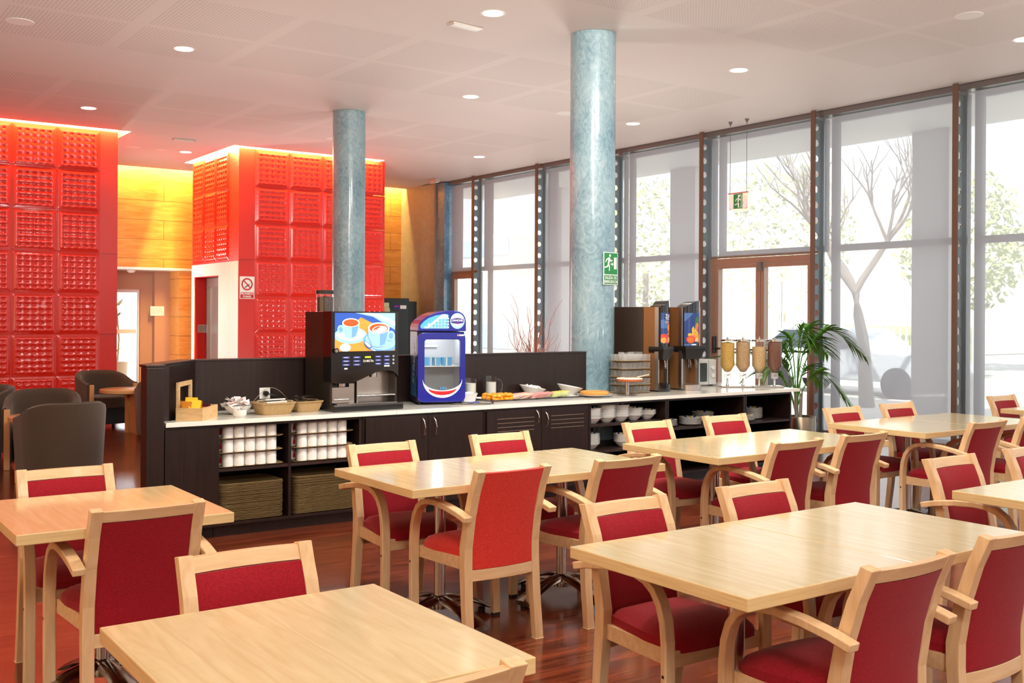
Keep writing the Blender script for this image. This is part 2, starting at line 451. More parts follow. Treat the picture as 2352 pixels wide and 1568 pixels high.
# perforated plasterboard ceiling with light slots round the red blocks and along the timber wall
CEIL, n, l, p = newmat('ceiling_board')
t = n.new('ShaderNodeTexCoord'); sp = n.new('ShaderNodeSeparateXYZ'); l.new(t.outputs['Object'], sp.inputs[0])
def mth(op, a, b=None, c=None):
    k = n.new('ShaderNodeMath'); k.operation = op
    for i, q in enumerate((a, b, c)):
        if q is None: continue
        if isinstance(q, (int, float)): k.inputs[i].default_value = q
        else: l.new(q, k.inputs[i])
    return k.outputs[0]
X_, Y_ = sp.outputs[0], sp.outputs[1]
fx = mth('FRACT', mth('DIVIDE', mth('SUBTRACT', X_, 2.83 - 11.65), 1.165))
inx = mth('LESS_THAN', fx, .885)
iny = None
for y0 in (-0.25, .9, 4.83, 5.93, 8.83, 9.95, 12.7, 13.84):
    q = mth('LESS_THAN', mth('ABSOLUTE', mth('SUBTRACT', Y_, y0 + .52)), .515)
    iny = q if iny is None else mth('MAXIMUM', iny, q)
hx = mth('SUBTRACT', mth('FRACT', mth('DIVIDE', X_, .034)), .5); hy = mth('SUBTRACT', mth('FRACT', mth('DIVIDE', Y_, .034)), .5)
dot = mth('LESS_THAN', mth('ADD', mth('MULTIPLY', hx, hx), mth('MULTIPLY', hy, hy)), .075)
lim = mth('MULTIPLY', mth('LESS_THAN', X_, 9.7), mth('GREATER_THAN', X_, -2.9))
hole = mth('MULTIPLY', mth('MULTIPLY', mth('MULTIPLY', inx, iny), dot), lim)
mx = n.new('ShaderNodeMixRGB'); mx.inputs[1].default_value = (*lin((224, 215, 208)), 1); mx.inputs[2].default_value = (*lin((196, 187, 180)), 1)
l.new(hole, mx.inputs[0]); l.new(mx.outputs[0], p.inputs['Base Color']); p.inputs['Roughness'].default_value = .55; p.inputs['Specular IOR Level'].default_value = .3
HOLES = [(-5, 4.32, 15.88, 18.75), (5.99, 8.69, 16.19, 18.63), (4.6, 11.3, 19.64, 23)]
xs = sorted({-5, 11.3} | {h[0] for h in HOLES} | {h[1] for h in HOLES}); ys = sorted({-4.5, 23} | {h[2] for h in HOLES} | {h[3] for h in HOLES})
o = MB()
for i in range(len(xs) - 1):
    for j in range(len(ys) - 1):
        mx_, my_ = (xs[i] + xs[i + 1]) / 2, (ys[j] + ys[j + 1]) / 2
        if any(h[0] < mx_ < h[1] and h[2] < my_ < h[3] for h in HOLES): continue
        o.add([(xs[i], ys[j], CZ), (xs[i], ys[j + 1], CZ), (xs[i + 1], ys[j + 1], CZ), (xs[i + 1], ys[j], CZ)], [(0, 1, 2, 3)])
for h in HOLES:                                 # upstands of the slots
    c = [(h[0], h[2]), (h[1], h[2]), (h[1], h[3]), (h[0], h[3])]
    for i in range(4):
        a, b = c[i], c[(i + 1) % 4]
        o.add([(*a, CZ), (*b, CZ), (*b, 4.5), (*a, 4.5)], [(0, 1, 2, 3)])
o.add([(-5.2, -4.7, 4.5), (-5.2, 23.2, 4.5), (11.3, 23.2, 4.5), (11.3, -4.7, 4.5)], [(0, 1, 2, 3)])
tag(o.build('ceiling', CEIL), kind='structure')
def slot(name, x0, x1, y0, y1, e, c=(1, .52, .1), d=(0, 1, -.6)):
    lx, ly = x1 - x0, y1 - y0
    light(name, 'AREA', ((x0 + x1) / 2, (y0 + y1) / 2, 4.36), e, c, direction=d, size=max(lx, ly), size_y=.06)
YEL = (1, .64, .2)
slot('cove_lamp_a', -4.8, 4.30, 15.90, 15.95, 800, YEL)
slot('cove_lamp_b', 4.25, 4.30, 15.9, 18.7, 100, YEL, (-1, 0, -.6))
slot('cove_lamp_c', 6.01, 8.67, 16.21, 16.26, 330, YEL)
slot('cove_lamp_d', 6.01, 6.06, 16.2, 18.6, 620, (1, .66, .2), (1, 0, -.7))
slot('cove_lamp_e', 8.62, 8.67, 16.2, 18.6, 60, YEL, (-1, 0, -.6))
slot('cove_lamp_f', 4.7, 11.1, 19.66, 19.71, 380, (1, .70, .22), (0, 1, -.8))

# ---- red upholstered blocks
def panel_mesh(var):
    rnd = random.Random(var)
    bx = [(.16 + .68 * i / 4) for i in range(5)]; bz = [(.14 + .72 * j / 5) for j in range(6)]
    btn = [(x, z) for j, z in enumerate(bz) for i, x in enumerate(bx) if not (var == 1 and (i, j) in ((3, 4),)) and not (var == 2 and (i, j) in ((1, 2), (3, 2)))]
    N = 44
    def h(u, v):
        e = min(u, 1 - u, v, 1 - v)
        if e < .035: return 0.0045 * min(1, e / .008)
        k = min(1, (e - .035) / .07); s_ = k * k * (3 - 2 * k)
        r = .005 + .014 * s_
        inner = .5 - max(abs(u - .5), abs(v - .5))
        if .12 < v < .88 and .12 < u < .88:
            ph = (v - .14) / .72 * 5
            amt = .55 if var != 0 else .35
            r -= .009 * amt * (0.5 + .5 * math.cos(2 * PI * ph))
            pu = (u - .16) / .68 * 4
            r -= .0045 * (.5 + .5 * math.cos(2 * PI * pu)) * (1.1 if var == 0 else .55)
        for (x, z) in btn:
            d2 = ((u - x) ** 2 + (v - z) ** 2) / .0011
            if d2 < 9: r -= .011 * math.exp(-d2)
        return r
    b = MB(); S = .5865
    b.grid(N, N, lambda u, v: (u * S, -h(u, v), v * S))
    b.add([(0, 0, 0), (S, 0, 0), (S, 0, S), (0, 0, S), (0, .004, 0), (S, .004, 0), (S, .004, S), (0, .004, S)], [(0, 1, 5, 4), (3, 7, 6, 2), (0, 4, 7, 3), (1, 2, 6, 5)])
    return b.mesh('padded_panel', REDL, 40)
PM = [panel_mesh(k) for k in range(3)]
def add_panels(parent, cells, rz=0):
    for k, (x, y, z, v) in enumerate(cells):
        q = bpy.data.objects.new('padded_panel', PM[v]); COL.objects.link(q); q.parent = parent; q.location = (x, y, z); q.rotation_euler.z = rz
P_ = .5925
b1 = struct('wall_left')
MB().box(-5, 4.17, 16.03, 18.6, 0, 4.175).build('wall_panelling', REDP, b1)
MB().box(-5, 4.17, 16.03, 18.6, 4.1755, 4.5).build('slot_glare_band', WHITE, b1)  # top of the red wall made white to carry the cove glare
for zz in (2.38, 1.20): MB().box(3.93, 4.172, 16.026, 16.03, zz - .002, zz + .002).build('panel_joint', BLACKP, b1)
cells = []
for i in range(0, 9):
    for j in range(-1, 7):
        z = .017 + P_ * j if j >= 0 else None
        if z is None: continue
        x = 3.33 - P_ * i + .003
        cells.append((x, 16.025, z + .003, (i * 3 + j * 2) % 3 if j < 6 else 0))
add_panels(b1, cells)
b2 = struct('wall_lift')
o = MB(); o.box(6.13, 8.54, 16.33, 17.25, 0, 4.175); o.box(6.13, 8.54, 18.44, 18.6, 0, 4.175); o.box(6.13, 8.54, 17.25, 18.44, 2.14, 4.175); o.box(6.40, 8.54, 17.25, 18.44, 0, 2.14)
o.build('wall_panelling', REDP, b2)
MB().box(6.13, 8.54, 16.33, 18.6, 4.1755, 4.5).build('slot_glare_band', WHITE, b2)  # white here too, cove glare put into the block's colour
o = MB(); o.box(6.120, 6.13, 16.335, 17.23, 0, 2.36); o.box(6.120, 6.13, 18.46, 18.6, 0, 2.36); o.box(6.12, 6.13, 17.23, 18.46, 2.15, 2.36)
o.build('glare_cladding', GLAREP, b2)  # lower red face whitened where daylight strikes it
add_panels(b2, [(6.397 + P_ * i + .003, 16.325, .017 + P_ * j + .003, (i * 2 + j) % 3 if j < 6 else 0) for i in range(4) for j in range(7)])
add_panels(b2, [(6.125, 18.54 - P_ * i, .017 + P_ * j, (i + j) % 3) for i in range(3) for j in range(4, 7)], -PI / 2)
MB().box(6.14, 6.39, 16.324, 16.33, 2.378, 2.382).build('panel_joint', BLACKP, b2)
dl = struct('door_3')
o = MB(); o.box(6.32, 6.39, 17.26, 18.43, 1.98, 2.13); o.box(6.32, 6.39, 18.33, 18.43, 0, 1.98); o.box(6.32, 6.39, 17.26, 17.3, 0, 1.98); o.build('door_frame', STEEL, dl)
MB().box(6.35, 6.395, 17.3, 17.8, 0, 1.98).build('lift_door', STEEL, dl); MB().box(6.36, 6.396, 17.81, 18.33, 0, 1.98).build('lift_door', STEEL, dl)
MB().box(6.30, 6.32, 17.45, 17.62, 1.99, 2.1).build('floor_indicator', [SIGNW], dl)
a = Art((6.297, 17.535, 2.045), (0, -1, 0), (0, 0, 1)); a.text('0', .1, 0, 0, 1, 0); a.build('indicator_digit', BLACKP, dl)
a = Art((6.62, 18.437, 1.25), (1, 0, 0), (0, 0, 1))
a = Art((6.24, 18.436, 1.24), (1, 0, 0), (0, 0, 1)); a.rect(-.06, .1, -.07, .07, 1, 0)
for k in range(5): a.rect(-.045, .085, .04 - k * .022, .047 - k * .022, 2, 1)
tag(a.build('lift_notice', [STEEL, BLACKP]), 'small metal notice plate in the red jamb beside the lift door', 'sign')

# ---- timber wall at the far end with lobby recess
ww = struct('wall_far')
o = MB(); o.box(4.3, 11.3, 19.85, 20.0, 2.36, 4.5); o.box(6.30, 11.3, 19.85, 20.0, 0, 2.36); o.box(6.29, 6.3, 19.85, 20.6, 0, 2.36)
o.build('timber_boards', WALLW, ww)
MB().box(4.3, 6.95, 19.78, 20.7, 2.31, 2.355).build('white_ledge', WHITE, ww)
o = MB(); o.box(5.77, 6.30, 20.55, 20.7, 0, 2.31); o.box(4.0, 5.77, 20.55, 20.7, 1.96, 2.31); o.box(6.0, 6.295, 20.4, 20.56, 0, 2.31)
o.build('mocha_wall', MOCHA, ww)
o = MB(); o.box(6.66, 6.665, 19.845, 19.85, 0, 2.3); o.build('cupboard_seam', BLACKP, ww)
o = MB()
for z in (2.02, 1.62, .9): o.box(6.70, 6.715, 19.835, 19.85, z - .05, z + .05)
o.build('cupboard_hinges', STEEL, ww)
tag(MB().add([(-5, 23, 0), (4.3, 23, 0), (4.3, 23, 4.5), (-5, 23, 4.5)], [(0, 1, 2, 3)]).build('wall_lobby', WHITE), kind='structure')
gd = struct('door_4')
o = MB(); o.box(4.6, 5.77, 20.6, 20.66, 1.9, 1.96); o.box(5.74, 5.77, 20.6, 20.66, 0, 1.9); o.box(5.10, 5.14, 20.6, 20.66, 0, 1.9); o.build('door_frame', WHITE, gd)
MB().box(4.6, 5.74, 20.625, 20.635, 0.01, 1.9).build('glass_pane', GLASS, gd)
MB().box(4.62, 5.72, 20.615, 20.62, 1.12, 1.2).build('white_stripe', WHITE, gd)
a = Art((6.05, 20.395, 1.55), (1, 0, 0), (0, 0, 1)); a.rect(-.13, .13, -.09, .09, 1, 0)
for k in range(5): a.rect(-.1, .1 - .03 * (k % 2), .045 - k * .025, .05 - k * .025, 2, 1)
tag(a.build('paper_notice', [SIGNW, mat('notice_ink', (206, 150, 150), .6)]), 'white printed paper notice on the brown wall beside the glass door', 'notice')

# ---- concrete and blue corner
cw = struct('wall_right')
MB().box(11.06, 11.35, 18.92, 19.85, 0, 4.5).build('concrete_wall', CONC, cw)
MB().box(10.98, 11.35, 18.33, 18.92, 0, 4.16).build('concrete_pillar', CONC, cw)
MB().box(11.02, 11.35, 18.02, 18.33, 0, 4.16).build('blue_corner', BLUEC, cw)
MB().box(-5.2, -5, -4.7, 23.2, 0, 4.5).build('plain_wall', mat('warm_plaster', (226, 190, 160), .7), struct('wall_lounge'))
MB().box(-5, 11.3, -4.7, -4.5, 0, 4.5).build('plain_wall', WHITE, struct('wall_back'))

# ---- window wall
MU = [-3.1, -1.12, .87, 2.87, 4.87, 6.877, 8.874, 10.87, 12.836, 14.88, 16.931]
XB, XG = 11.17, 11.32
o = MB(); o.box(11.1, 11.38, -4.5, 18.02, 4.175, 4.5); tag(o.build('trim_1', DARKFR), kind='structure')
o = MB()                                        # the box over the blinds, shadow gap
o.box(11.12, 11.30, -4.5, 18.02, 4.11, 4.174); tag(o.build('trim_2', DARKFR), kind='structure')
def web_mesh():
    b = MB(); nb = 20; pitch = .2; zs = .06
    # a web with round holes: each cell an octo-ring between a square and a circle
    x0, x1 = 0.02, 0.17; cxh = .075; r = .045
    b.box(x0, x1, -.004, .004, 0, zs)
    for k in range(nb):
        zc = zs + pitch * (k + .5); zb, zt = zs + pitch * k, zs + pitch * (k + 1)
        n_ = 16; vs = []; 
        for i in range(n_):
            a = 2 * PI * (i + .5) / n_; ca, sa = math.cos(a), math.sin(a)
            vs.append((cxh + r * ca, zc + r * sa))
        for i in range(n_):
            a = 2 * PI * (i + .5) / n_; ca, sa = math.cos(a), math.sin(a)
            wx = (x1 - cxh) if ca > 0 else (cxh - x0); q = min(wx / abs(ca) if abs(ca) > 1e-6 else 9, (pitch / 2) / abs(sa) if abs(sa) > 1e-6 else 9)
            vs.append((cxh + q * ca, zc + q * sa))
        cor = [(x1, zt), (x0, zt), (x0, zb), (x1, zb)]
        for y, fl in ((-.004, False), (.004, True)):
            V = [(x, y, z) for x, z in vs]; Fs = [(i, (i + 1) % n_, n_ + (i + 1) % n_, n_ + i) for i in range(n_)]
            base = len(V); V += [(x, y, z) for x, z in cor]
            for i in range(n_):                 # corner triangles where the outline turns
                j = (i + 1) % n_; p1, p2 = vs[n_ + i], vs[n_ + j]
                for ci, cc in enumerate(cor):
                    if (abs(p1[0] - cc[0]) < 1e-6 and abs(p2[1] - cc[1]) < 1e-6) or (abs(p1[1] - cc[1]) < 1e-6 and abs(p2[0] - cc[0]) < 1e-6):
                        if abs(p1[0] - p2[0]) > 1e-6 and abs(p1[1] - p2[1]) > 1e-6: Fs.append((n_ + i, n_ + j, base + ci))
            b.add(V, Fs)
        V = [(x, y, z) for y in (-.004, .004) for x, z in vs[:n_]]
        b.add(V, [(i, (i + 1) % n_, n_ + (i + 1) % n_, n_ + i) for i in range(n_)])
    return b.mesh('perforated_web', STEELB)
WEB = web_mesh()
BL = ['in the bay nearest the camera along the window wall', 'in the bay right of the glass door', 'over the double glass door', 'directly left of the double glass door', 'behind the big blue column', 'with curly twigs in front of it', 'high over the far narrow door']
bays = list(zip(MU[:-1], MU[1:])) + [(16.931, 18.02)]
for k, yc in enumerate(MU):
    q = struct('trim_%d' % (k + 3)); q.location = (10.985, yc, 0)
    MB().box(0, .02, -.033, .033, 0, 4.17).build('inner_flange', BROWNM, q)
    wo = bpy.data.objects.new('perforated_web', WEB); COL.objects.link(wo); wo.parent = q
    MB().box(.17, .20, -.04, .04, 0, 4.17).build('outer_flange', STEELB, q)
for k, (ya, yb) in enumerate(bays):
    q = struct('window_%d' % (k + 1))
    door = (k == 6); side = (k == 10)
    a, b_ = ya + .04, yb - .04
    o = MB(); o.box(XG, XG + .06, a, b_, 2.365, 2.45)
    o.box(XG, XG + .06, b_ - .1, b_, 2.45, 4.1); o.box(XG, XG + .06, a, a + .05, 2.45, 4.1); o.box(XG, XG + .06, a, b_, 4.04, 4.1)
    if not door and not side:
        o.box(XG, XG + .06, b_ - .1, b_, .0, 2.365); o.box(XG, XG + .06, a, a + .05, 0, 2.365); o.box(XG, XG + .06, a, b_, 0, .07)
    o.build('window_frame', DARKFR, q)
    MB().add([(XG + .03, a, 2.45 if door or side else .07), (XG + .03, b_, 2.45 if door or side else .07), (XG + .03, b_, 4.05), (XG + .03, a, 4.05)], [(0, 1, 2, 3)]).build('glass_pane', GLASS, q)
    zb = 2.37 if (door or side) else .045
    r = thing('roller_blind', 'pale grey mesh roller blind ' + (BL[k - 4] if k >= 4 else 'outside the photo, %s bay beyond its right edge' % ORD[3 - k]), 'blind', (XB, (ya + yb) / 2, 0), 0, 'roller blinds on the window wall')
    h = (yb - ya) / 2 - .045
    MB().add([(0, -h, zb), (0, h, zb), (0, h, 4.085), (0, -h, 4.085)], [(0, 1, 2, 3)]).build('blind_cloth', BLIND, r)
    MB().box(-.012, .012, -h, h, zb - .03, zb).build('bottom_bar', mat('bar_%d' % k, (120, 102, 88), .4) if k == 0 else MATS['bar_0'], r)
# doors in the window wall
d1 = struct('door_1'); ya, yb = 8.91, 10.83
o = MB(); X0, X1 = 11.14, 11.24
o.box(X0, X1, ya, yb, 2.245, 2.335); o.box(X0, X1, yb - .11, yb, 0, 2.245); o.box(X0, X1, ya, ya + .06, 0, 2.245); o.build('door_frame', BRONZE, d1)
for (y0, y1, nm) in ((9.87, 10.715, 'left'), (8.98, 9.865, 'right')):
    o = MB(); o.box(X0 - .01, X1 - .02, y0, y1, 2.19, 2.24); o.box(X0 - .01, X1 - .02, y0, y0 + .085, .02, 2.19); o.box(X0 - .01, X1 - .02, y1 - .06, y1, .02, 2.19); o.box(X0 - .01, X1 - .02, y0, y1, .02, .12)
    lf = o.build('door_leaf', BRONZE, d1)
    MB().box(11.18, 11.186, y0 + .085, y1 - .06, .12, 2.19).build('glass_pane', GLASS, lf)
    MB().tube([(11.09, y0 + .03, 1.05), (11.09, y1 - .03, 1.05)], .014, 8).build('push_bar', BLACKP, lf)
MB().box(11.08, 11.13, 10.69, 10.73, .98, 1.22).build('door_handle', BLACKP, d1)
o = MB(); o.box(11.09, 11.14, 9.83, 9.9, 2.14, 2.26); o.build('door_latch', DARKFR, d1)
d2 = struct('door_2')
o = MB(); o.box(11.18, 11.26, 16.98, 18.0, 2.22, 2.34); o.box(11.18, 11.26, 17.88, 18.0, 0, 2.22); o.box(11.18, 11.26, 16.98, 17.06, 0, 2.22); o.build('door_frame', BRONZE, d2)
MB().box(11.21, 11.216, 17.06, 17.88, .05, 2.22).build('glass_pane', GLASS, d2)

# ---- columns
def column(x, y, label):
    c = MB().lathe([(.215, 0), (.215, 4.178)], (0, 0, 0), 48)
    q = c.build('round_column', MARBLE, None, 40, loc=(x, y, 0)); return tag(q, label, 'column')
column(6.38, 7.74, 'thick blue grey marbled round column rising behind the worktop, nearer one')
column(6.24, 12.62, 'blue grey marbled round column farther back behind the coffee machine')

# ---- ceiling fittings
GLOWR = mat('lamp_trim', (232, 226, 214), .3)
dlp = [(5.20, 7.70, 'ceiling downlight nearest the top edge, above left of the near column'), (3.39, 10.58, 'lit ceiling downlight high on the left side'), (3.37, 14.39, 'lit ceiling downlight just above the left red wall'),
       (6.98, 10.81, 'lit ceiling downlight between the two blue columns, nearer one'), (9.77, 14.86, 'small far lit downlight between the two blue columns, near the windows'), (9.78, 10.99, 'lit ceiling downlight just right of the near column'),
       (8.56, 7.91, 'lit ceiling downlight over the right side, nearest the camera'), (9.79, 5.41, 'lit ceiling downlight cut by the right edge'), (5.60, 17.36, 'lit downlight in front of the lift block')]
first = None
for k, (x, y, lb) in enumerate(dlp):
    if first is None:
        first = thing('ceiling_downlight', lb, 'downlight', (x, y, CZ), 0, 'round ceiling downlights')
        MB().lathe([(.092, -.002), (.112, -.004), (.115, -.0005), (.092, -.0005)], (0, 0, 0), 28).build('trim_ring', GLOWR, first, 40)
        MB().lathe([(.001, -.0035), (.091, -.0035)], (0, 0, 0), 28, caps=False).build('lamp_disc', DOWNL, first)
    else:
        q = copy_tree(first); q.location = (x, y, CZ); q['label'] = lb
for k, (x, y, lb) in enumerate(dlp):
    light('downlight_beam', 'SPOT', (x, y, CZ - .03), 45 if k != 8 else 15, (1, .93, .78), direction=(0, 0, -1), size=.09, spot=math.radians(120), blend=.7)
for (x, y) in ((-.2, 7.7), (3.4, 4.0), (1.0, 3.5), (5.2, 2.4), (8.6, 1.8), (1.8, 1.0)):
    light('downlight_beam', 'SPOT', (x, y, CZ - .03), 45, (1, .93, .78), direction=(0, 0, -1), size=.09, spot=math.radians(120), blend=.7)
first = None
for (x, y, r, lb) in ((1.85, 10.47, 1, 'unlit round ceiling speaker grille in the top left corner'), (8.62, 5.27, 1, 'unlit round ceiling speaker grille near the top right corner'), (8.56, 10.95, 1, 'ceiling speaker grille partly hidden by the near column'), (6.98, 14.64, 1, 'ceiling speaker grille just left of the far column'), (5.18, 17.33, .75, 'small unlit ceiling disc before the lit one near the lift')):
    if first is None:
        first = thing('ceiling_speaker', lb, 'speaker', (x, y, CZ))
        MB().lathe([(.095, -.006), (.12, -.006), (.122, -.0005), (.095, -.0005)], (0, 0, 0), 28).build('trim_ring', WHITE, first, 40)
        MB().lathe([(.001, -.005), (.094, -.005)], (0, 0, 0), 28, caps=False).build('grille', mat('speaker_mesh', (186, 178, 166), .6, bump=(400, .4)), first)
        q = first
    else:
        q = copy_tree(first); q.location = (x, y, CZ); q['label'] = lb
    q.scale = (r, r, 1)
q = thing('ceiling_spotlight', 'dark recessed ceiling spotlight beside the left red wall', 'spotlight', (4.74, 17.33, CZ))
MB().lathe([(.1, -.004), (.13, -.004), (.132, -.0005), (.1, -.0005)], (0, 0, 0), 28).build('trim_ring', WHITE, q, 40)
MB().lathe([(.001, -.0025), (.099, -.0025)], (0, 0, 0), 28, caps=False).build('lens', mat('dark_red_lens', (150, 60, 50), .15), q)
first = None
for (x, y, z, a, lb) in ((5.21, 8.17, CZ, 0.1, 'slim metal emergency light strip beside the top downlight'), (5.17, 16.1, CZ, 0.0, 'slim metal emergency light strip on the ceiling between the red walls'), (10.68, 17.84, CZ - .0, 1.57, 'white emergency light box on the ceiling by the concrete pillar')):
    if first is None:
        first = thing('emergency_light', lb, 'emergency light', (x, y, z), a)
        MB().box(-.17, .17, -.05, .05, -.022, -.001).build('light_body', mat('emergency_body', (206, 196, 186), .3, .3), first, bevel=.004)
        MB().box(-.15, .15, -.033, .033, -.027, -.0225).build('light_lens', mat('emergency_lens', (248, 246, 240), .3), first)
    else:
        q = copy_tree(first); q.location = (x, y, z); q.rotation_euler.z = a; q['label'] = lb
q.scale = (.75, 1, 3)
# smoke sensor under the ledge
q = MB().lathe([(.075, 0), (.08, -.02), (.05, -.045), (.045, -.05)], (0, 0, 0), 20).build('smoke_detector', WHITE, None, 40, loc=(5.48, 20.1, 2.309)); tag(q, 'small white smoke detector under the ledge above the lobby glass door', 'smoke detector')

# ---- hanging exit sign
q = thing('hanging_exit_sign', 'clear hanging exit sign with green running man in front of the blinds', 'sign', (10.77, 9.95, 0))
MB().box(-.004, .004, -.17, .17, 2.97, 3.19).build('acrylic_plate', see_through('acrylic', (250, 240, 236), .93, .05), q)
MB().box(-.012, .012, -.175, .175, 3.185, 3.2).build('top_rail', mat('copper_rail', (200, 150, 120), .3, .6), q)
for s_ in (-1, 1): MB().tube([(0, s_ * .15, 3.2), (0, s_ * .15, 4.175)], .0035, 6).build('suspension_wire', DARKFR, q)
for s_ in (-1, 1): MB().lathe([(.008, -.05), (.03, -.001)], (0, s_ * .15, CZ), 12).build('ceiling_cup', DARKFR, q)
def running_man(a, cx, cy_, s, layer, mi, flip=1):
    P = lambda pts: a.poly([(cx + flip * s * x, cy_ + s * y) for x, y in (pts if flip > 0 else pts[::-1])], layer, mi)
    P(ell(.16, .40, .07, .07, 12))
    P([(-.02, .02), (.10, -.02), (.18, .28), (.04, .32)])
    P([(.04, .30), (-.14, .22), (-.22, .08), (-.17, .05), (-.09, .17), (.06, .22)])
    P([(.16, .28), (.24, .16), (.36, .20), (.35, .14), (.22, .09), (.13, .18)])
    P([(-.02, .03), (.09, -.02), (.17, -.16), (.13, -.36), (.07, -.35), (.09, -.17), (-.01, -.06)])
    P([(.0, .03), (-.07, -.12), (-.28, -.16), (-.28, -.22), (-.02, -.18), (.07, -.03)])
a = Art((-.006, 0, 3.08), (0, -1, 0), (0, 0, 1)); a.rect(-.08, .08, -.1, .1, 1, 0); a.rect(.0, .065, -.085, .085, 2, 1); a.rect(.012, .055, -.08, .075, 3, 0)
running_man(a, -.005, -.01, .19, 4, 1); a.build('exit_pictogram', [GREEN, SIGNW], q)
# ---- green exit sign on the column
th = math.radians(282)
q = thing('exit_sign', 'green emergency exit sign fixed to the near blue column', 'sign', (6.38 + .218 * math.cos(th), 7.74 + .218 * math.sin(th), 1.957), th + PI / 2)
MB().box(-.108, .108, -.006, 0, -.152, .152).build('sign_plate', SIGNW, q)
a = Art((0, -.0062, 0), (1, 0, 0), (0, 0, 1))
a.rect(-.101, .101, -.055, .145, 1, 0); a.rect(-.101, .101, -.146, -.064, 1, 0)
running_man(a, -.045, .045, .19, 2, 1); a.rect(.045, .088, -.005, .105, 2, 1)
a.poly([(-.005, .035), (.022, .035), (.022, .022), (.04, .041), (.022, .06), (.022, .047), (-.005, .047)], 2, 1)
a.text('SALIDA DE', .04, 0, -.087, 2, 1, .92, .02); a.text('EMERGENCIA', .038, 0, -.124, 2, 1, .86, .02); a.build('sign_print', [GREEN, SIGNW], q)
# ---- no smoking sign
q = thing('no_smoking_sign', 'white no smoking sign on the red wall left of the coffee machine', 'sign', (6.27, 16.324, 1.93))
MB().box(-.123, .123, -.004, 0, -.18, .18).build('sign_plate', SIGNW, q)
a = Art((0, -.0042, 0), (1, 0, 0), (0, 0, 1))
ring_o, ring_i = ell(0, .055, .095, .1, 32), ell(0, .055, .072, .076, 32)
for i in range(32): a.poly([ring_i[i], ring_o[i], ring_o[(i + 1) % 32], ring_i[(i + 1) % 32]], 1, 0)
a.poly([(-.045, .005), (-.03, -.005), (.045, .045), (.03, .06)], 1, 1); a.poly([(-.064, .108), (-.05, .122), (.064, .002), (.05, -.012)][::-1], 2, 0)
a.rect(-.112, .112, -.17, -.075, 1, 0); a.text('PROHIBIDO', .047, 0, -.1, 2, 2, .86, .02); a.text('FUMAR', .047, 0, -.145, 2, 2, .9, .02)
a.build('sign_print', [RED, mat('pictogram_grey', (90, 90, 90), .5), SIGNW], q)

# ---------------------------------------------------------------- dining tables
def foot_arm():
    """one arched cast foot along +x"""
    b = MB(); prof = []
    N = 10
    for i in range(N + 1):
        t = i / N; r = .02 + .285 * t
        z = .105 - .082 * t ** 1.8
        w_ = .036 + .012 * abs(t - .35) + .02 * t; h = .03 - .012 * t
        prof.append((r, z, w_, h))
    sec = 8
    vs = []; fs = []
    for (r, z, w_, h) in prof:
        for k in range(sec):
            a = 2 * PI * k / sec; vs.append((r, w_ * math.cos(a), z + h * math.sin(a) * (1 if math.sin(a) > 0 else .5)))
    for i in range(N):
        for k in range(sec):
            q = (k + 1) % sec; fs.append((i * sec + k, i * sec + q, (i + 1) * sec + q, (i + 1) * sec + k))
    fs += [tuple(range(sec))[::-1], tuple(range(N * sec, N * sec + sec))]
    return b.add(vs, fs)
def make_table(w_=.766):
    t = thing('dining_table', 'x', 'table')
    b = MB(); b.box(-w_ / 2, w_ / 2, -.397, .397, .7005, .74)
    me = b.mesh('tabletop', [TABLE, EDGE]); me.polygons.foreach_set('material_index', [1, 0, 1, 1, 1, 1])
    o = bpy.data.objects.new('tabletop', me); COL.objects.link(o); o.parent = t
    bv = o.modifiers.new('bevel', 'BEVEL'); bv.width = .003; bv.segments = 2
    MB().cyl((0, 0, .10), .029, .585, 24).build('pole', CHROME, t, 40)
    MB().box(-.16, .16, -.16, .16, .685, .70).build('top_plate', DCHROME, t)
    MB().lathe([(.05, .07), (.052, .1), (.045, .125), (.031, .135)], (0, 0, 0), 24).build('base_hub', DCHROME, t, 50)
    fm = foot_arm().mesh('foot', DCHROME, 60)
    gm = MB().cyl((.285, 0, .0005), .018, .015, 12).mesh('glide', RUBBER, 40)
    for k in range(4):
        o = bpy.data.objects.new('foot', fm); COL.objects.link(o); o.parent = t; o.rotation_euler.z = math.radians(9 + 90 * k)
        g = bpy.data.objects.new('glide', gm); COL.objects.link(g); g.parent = o
    return t
tb = make_table()
TBL = [(1.055, 2.335, 'square maple table nearest the camera, cut by the bottom edge', 1.03),
       (1.10, 4.41, 'square maple table at the left edge before the dark counter', 1.03),
       (2.718, 4.472, 'left half of the maple table pair before the coffee machine', 1), (3.485, 4.472, 'right half of the maple table pair before the coffee machine', 1),
       (2.598, 2.40, 'left half of the big foreground maple table pair with visible joint', 1), (3.366, 2.40, 'right half of the big foreground maple table pair with visible joint', 1),
       (4.635, 4.462, 'left half of the glossy maple table pair before the juice machines', 1), (5.403, 4.462, 'right half of the glossy maple table pair before the juice machines', 1),
       (6.725, 4.572, 'left half of the maple table pair nearest the potted palm', 1), (7.493, 4.572, 'right half of the maple table pair nearest the potted palm', 1),
       (4.745, 2.34, 'maple table at the right edge behind the big foreground pair', 1),
       (8.98, 4.55, 'far right maple table by the window, cut by the right edge', 1)]
for k, (x, y, lb, s_) in enumerate(TBL):
    q = place(tb, k > 0, (x, y, 0), 0, lb, None); q.scale = (s_, 1, 1) if k else (1, 1, 1)
    if k == 0:
        pass

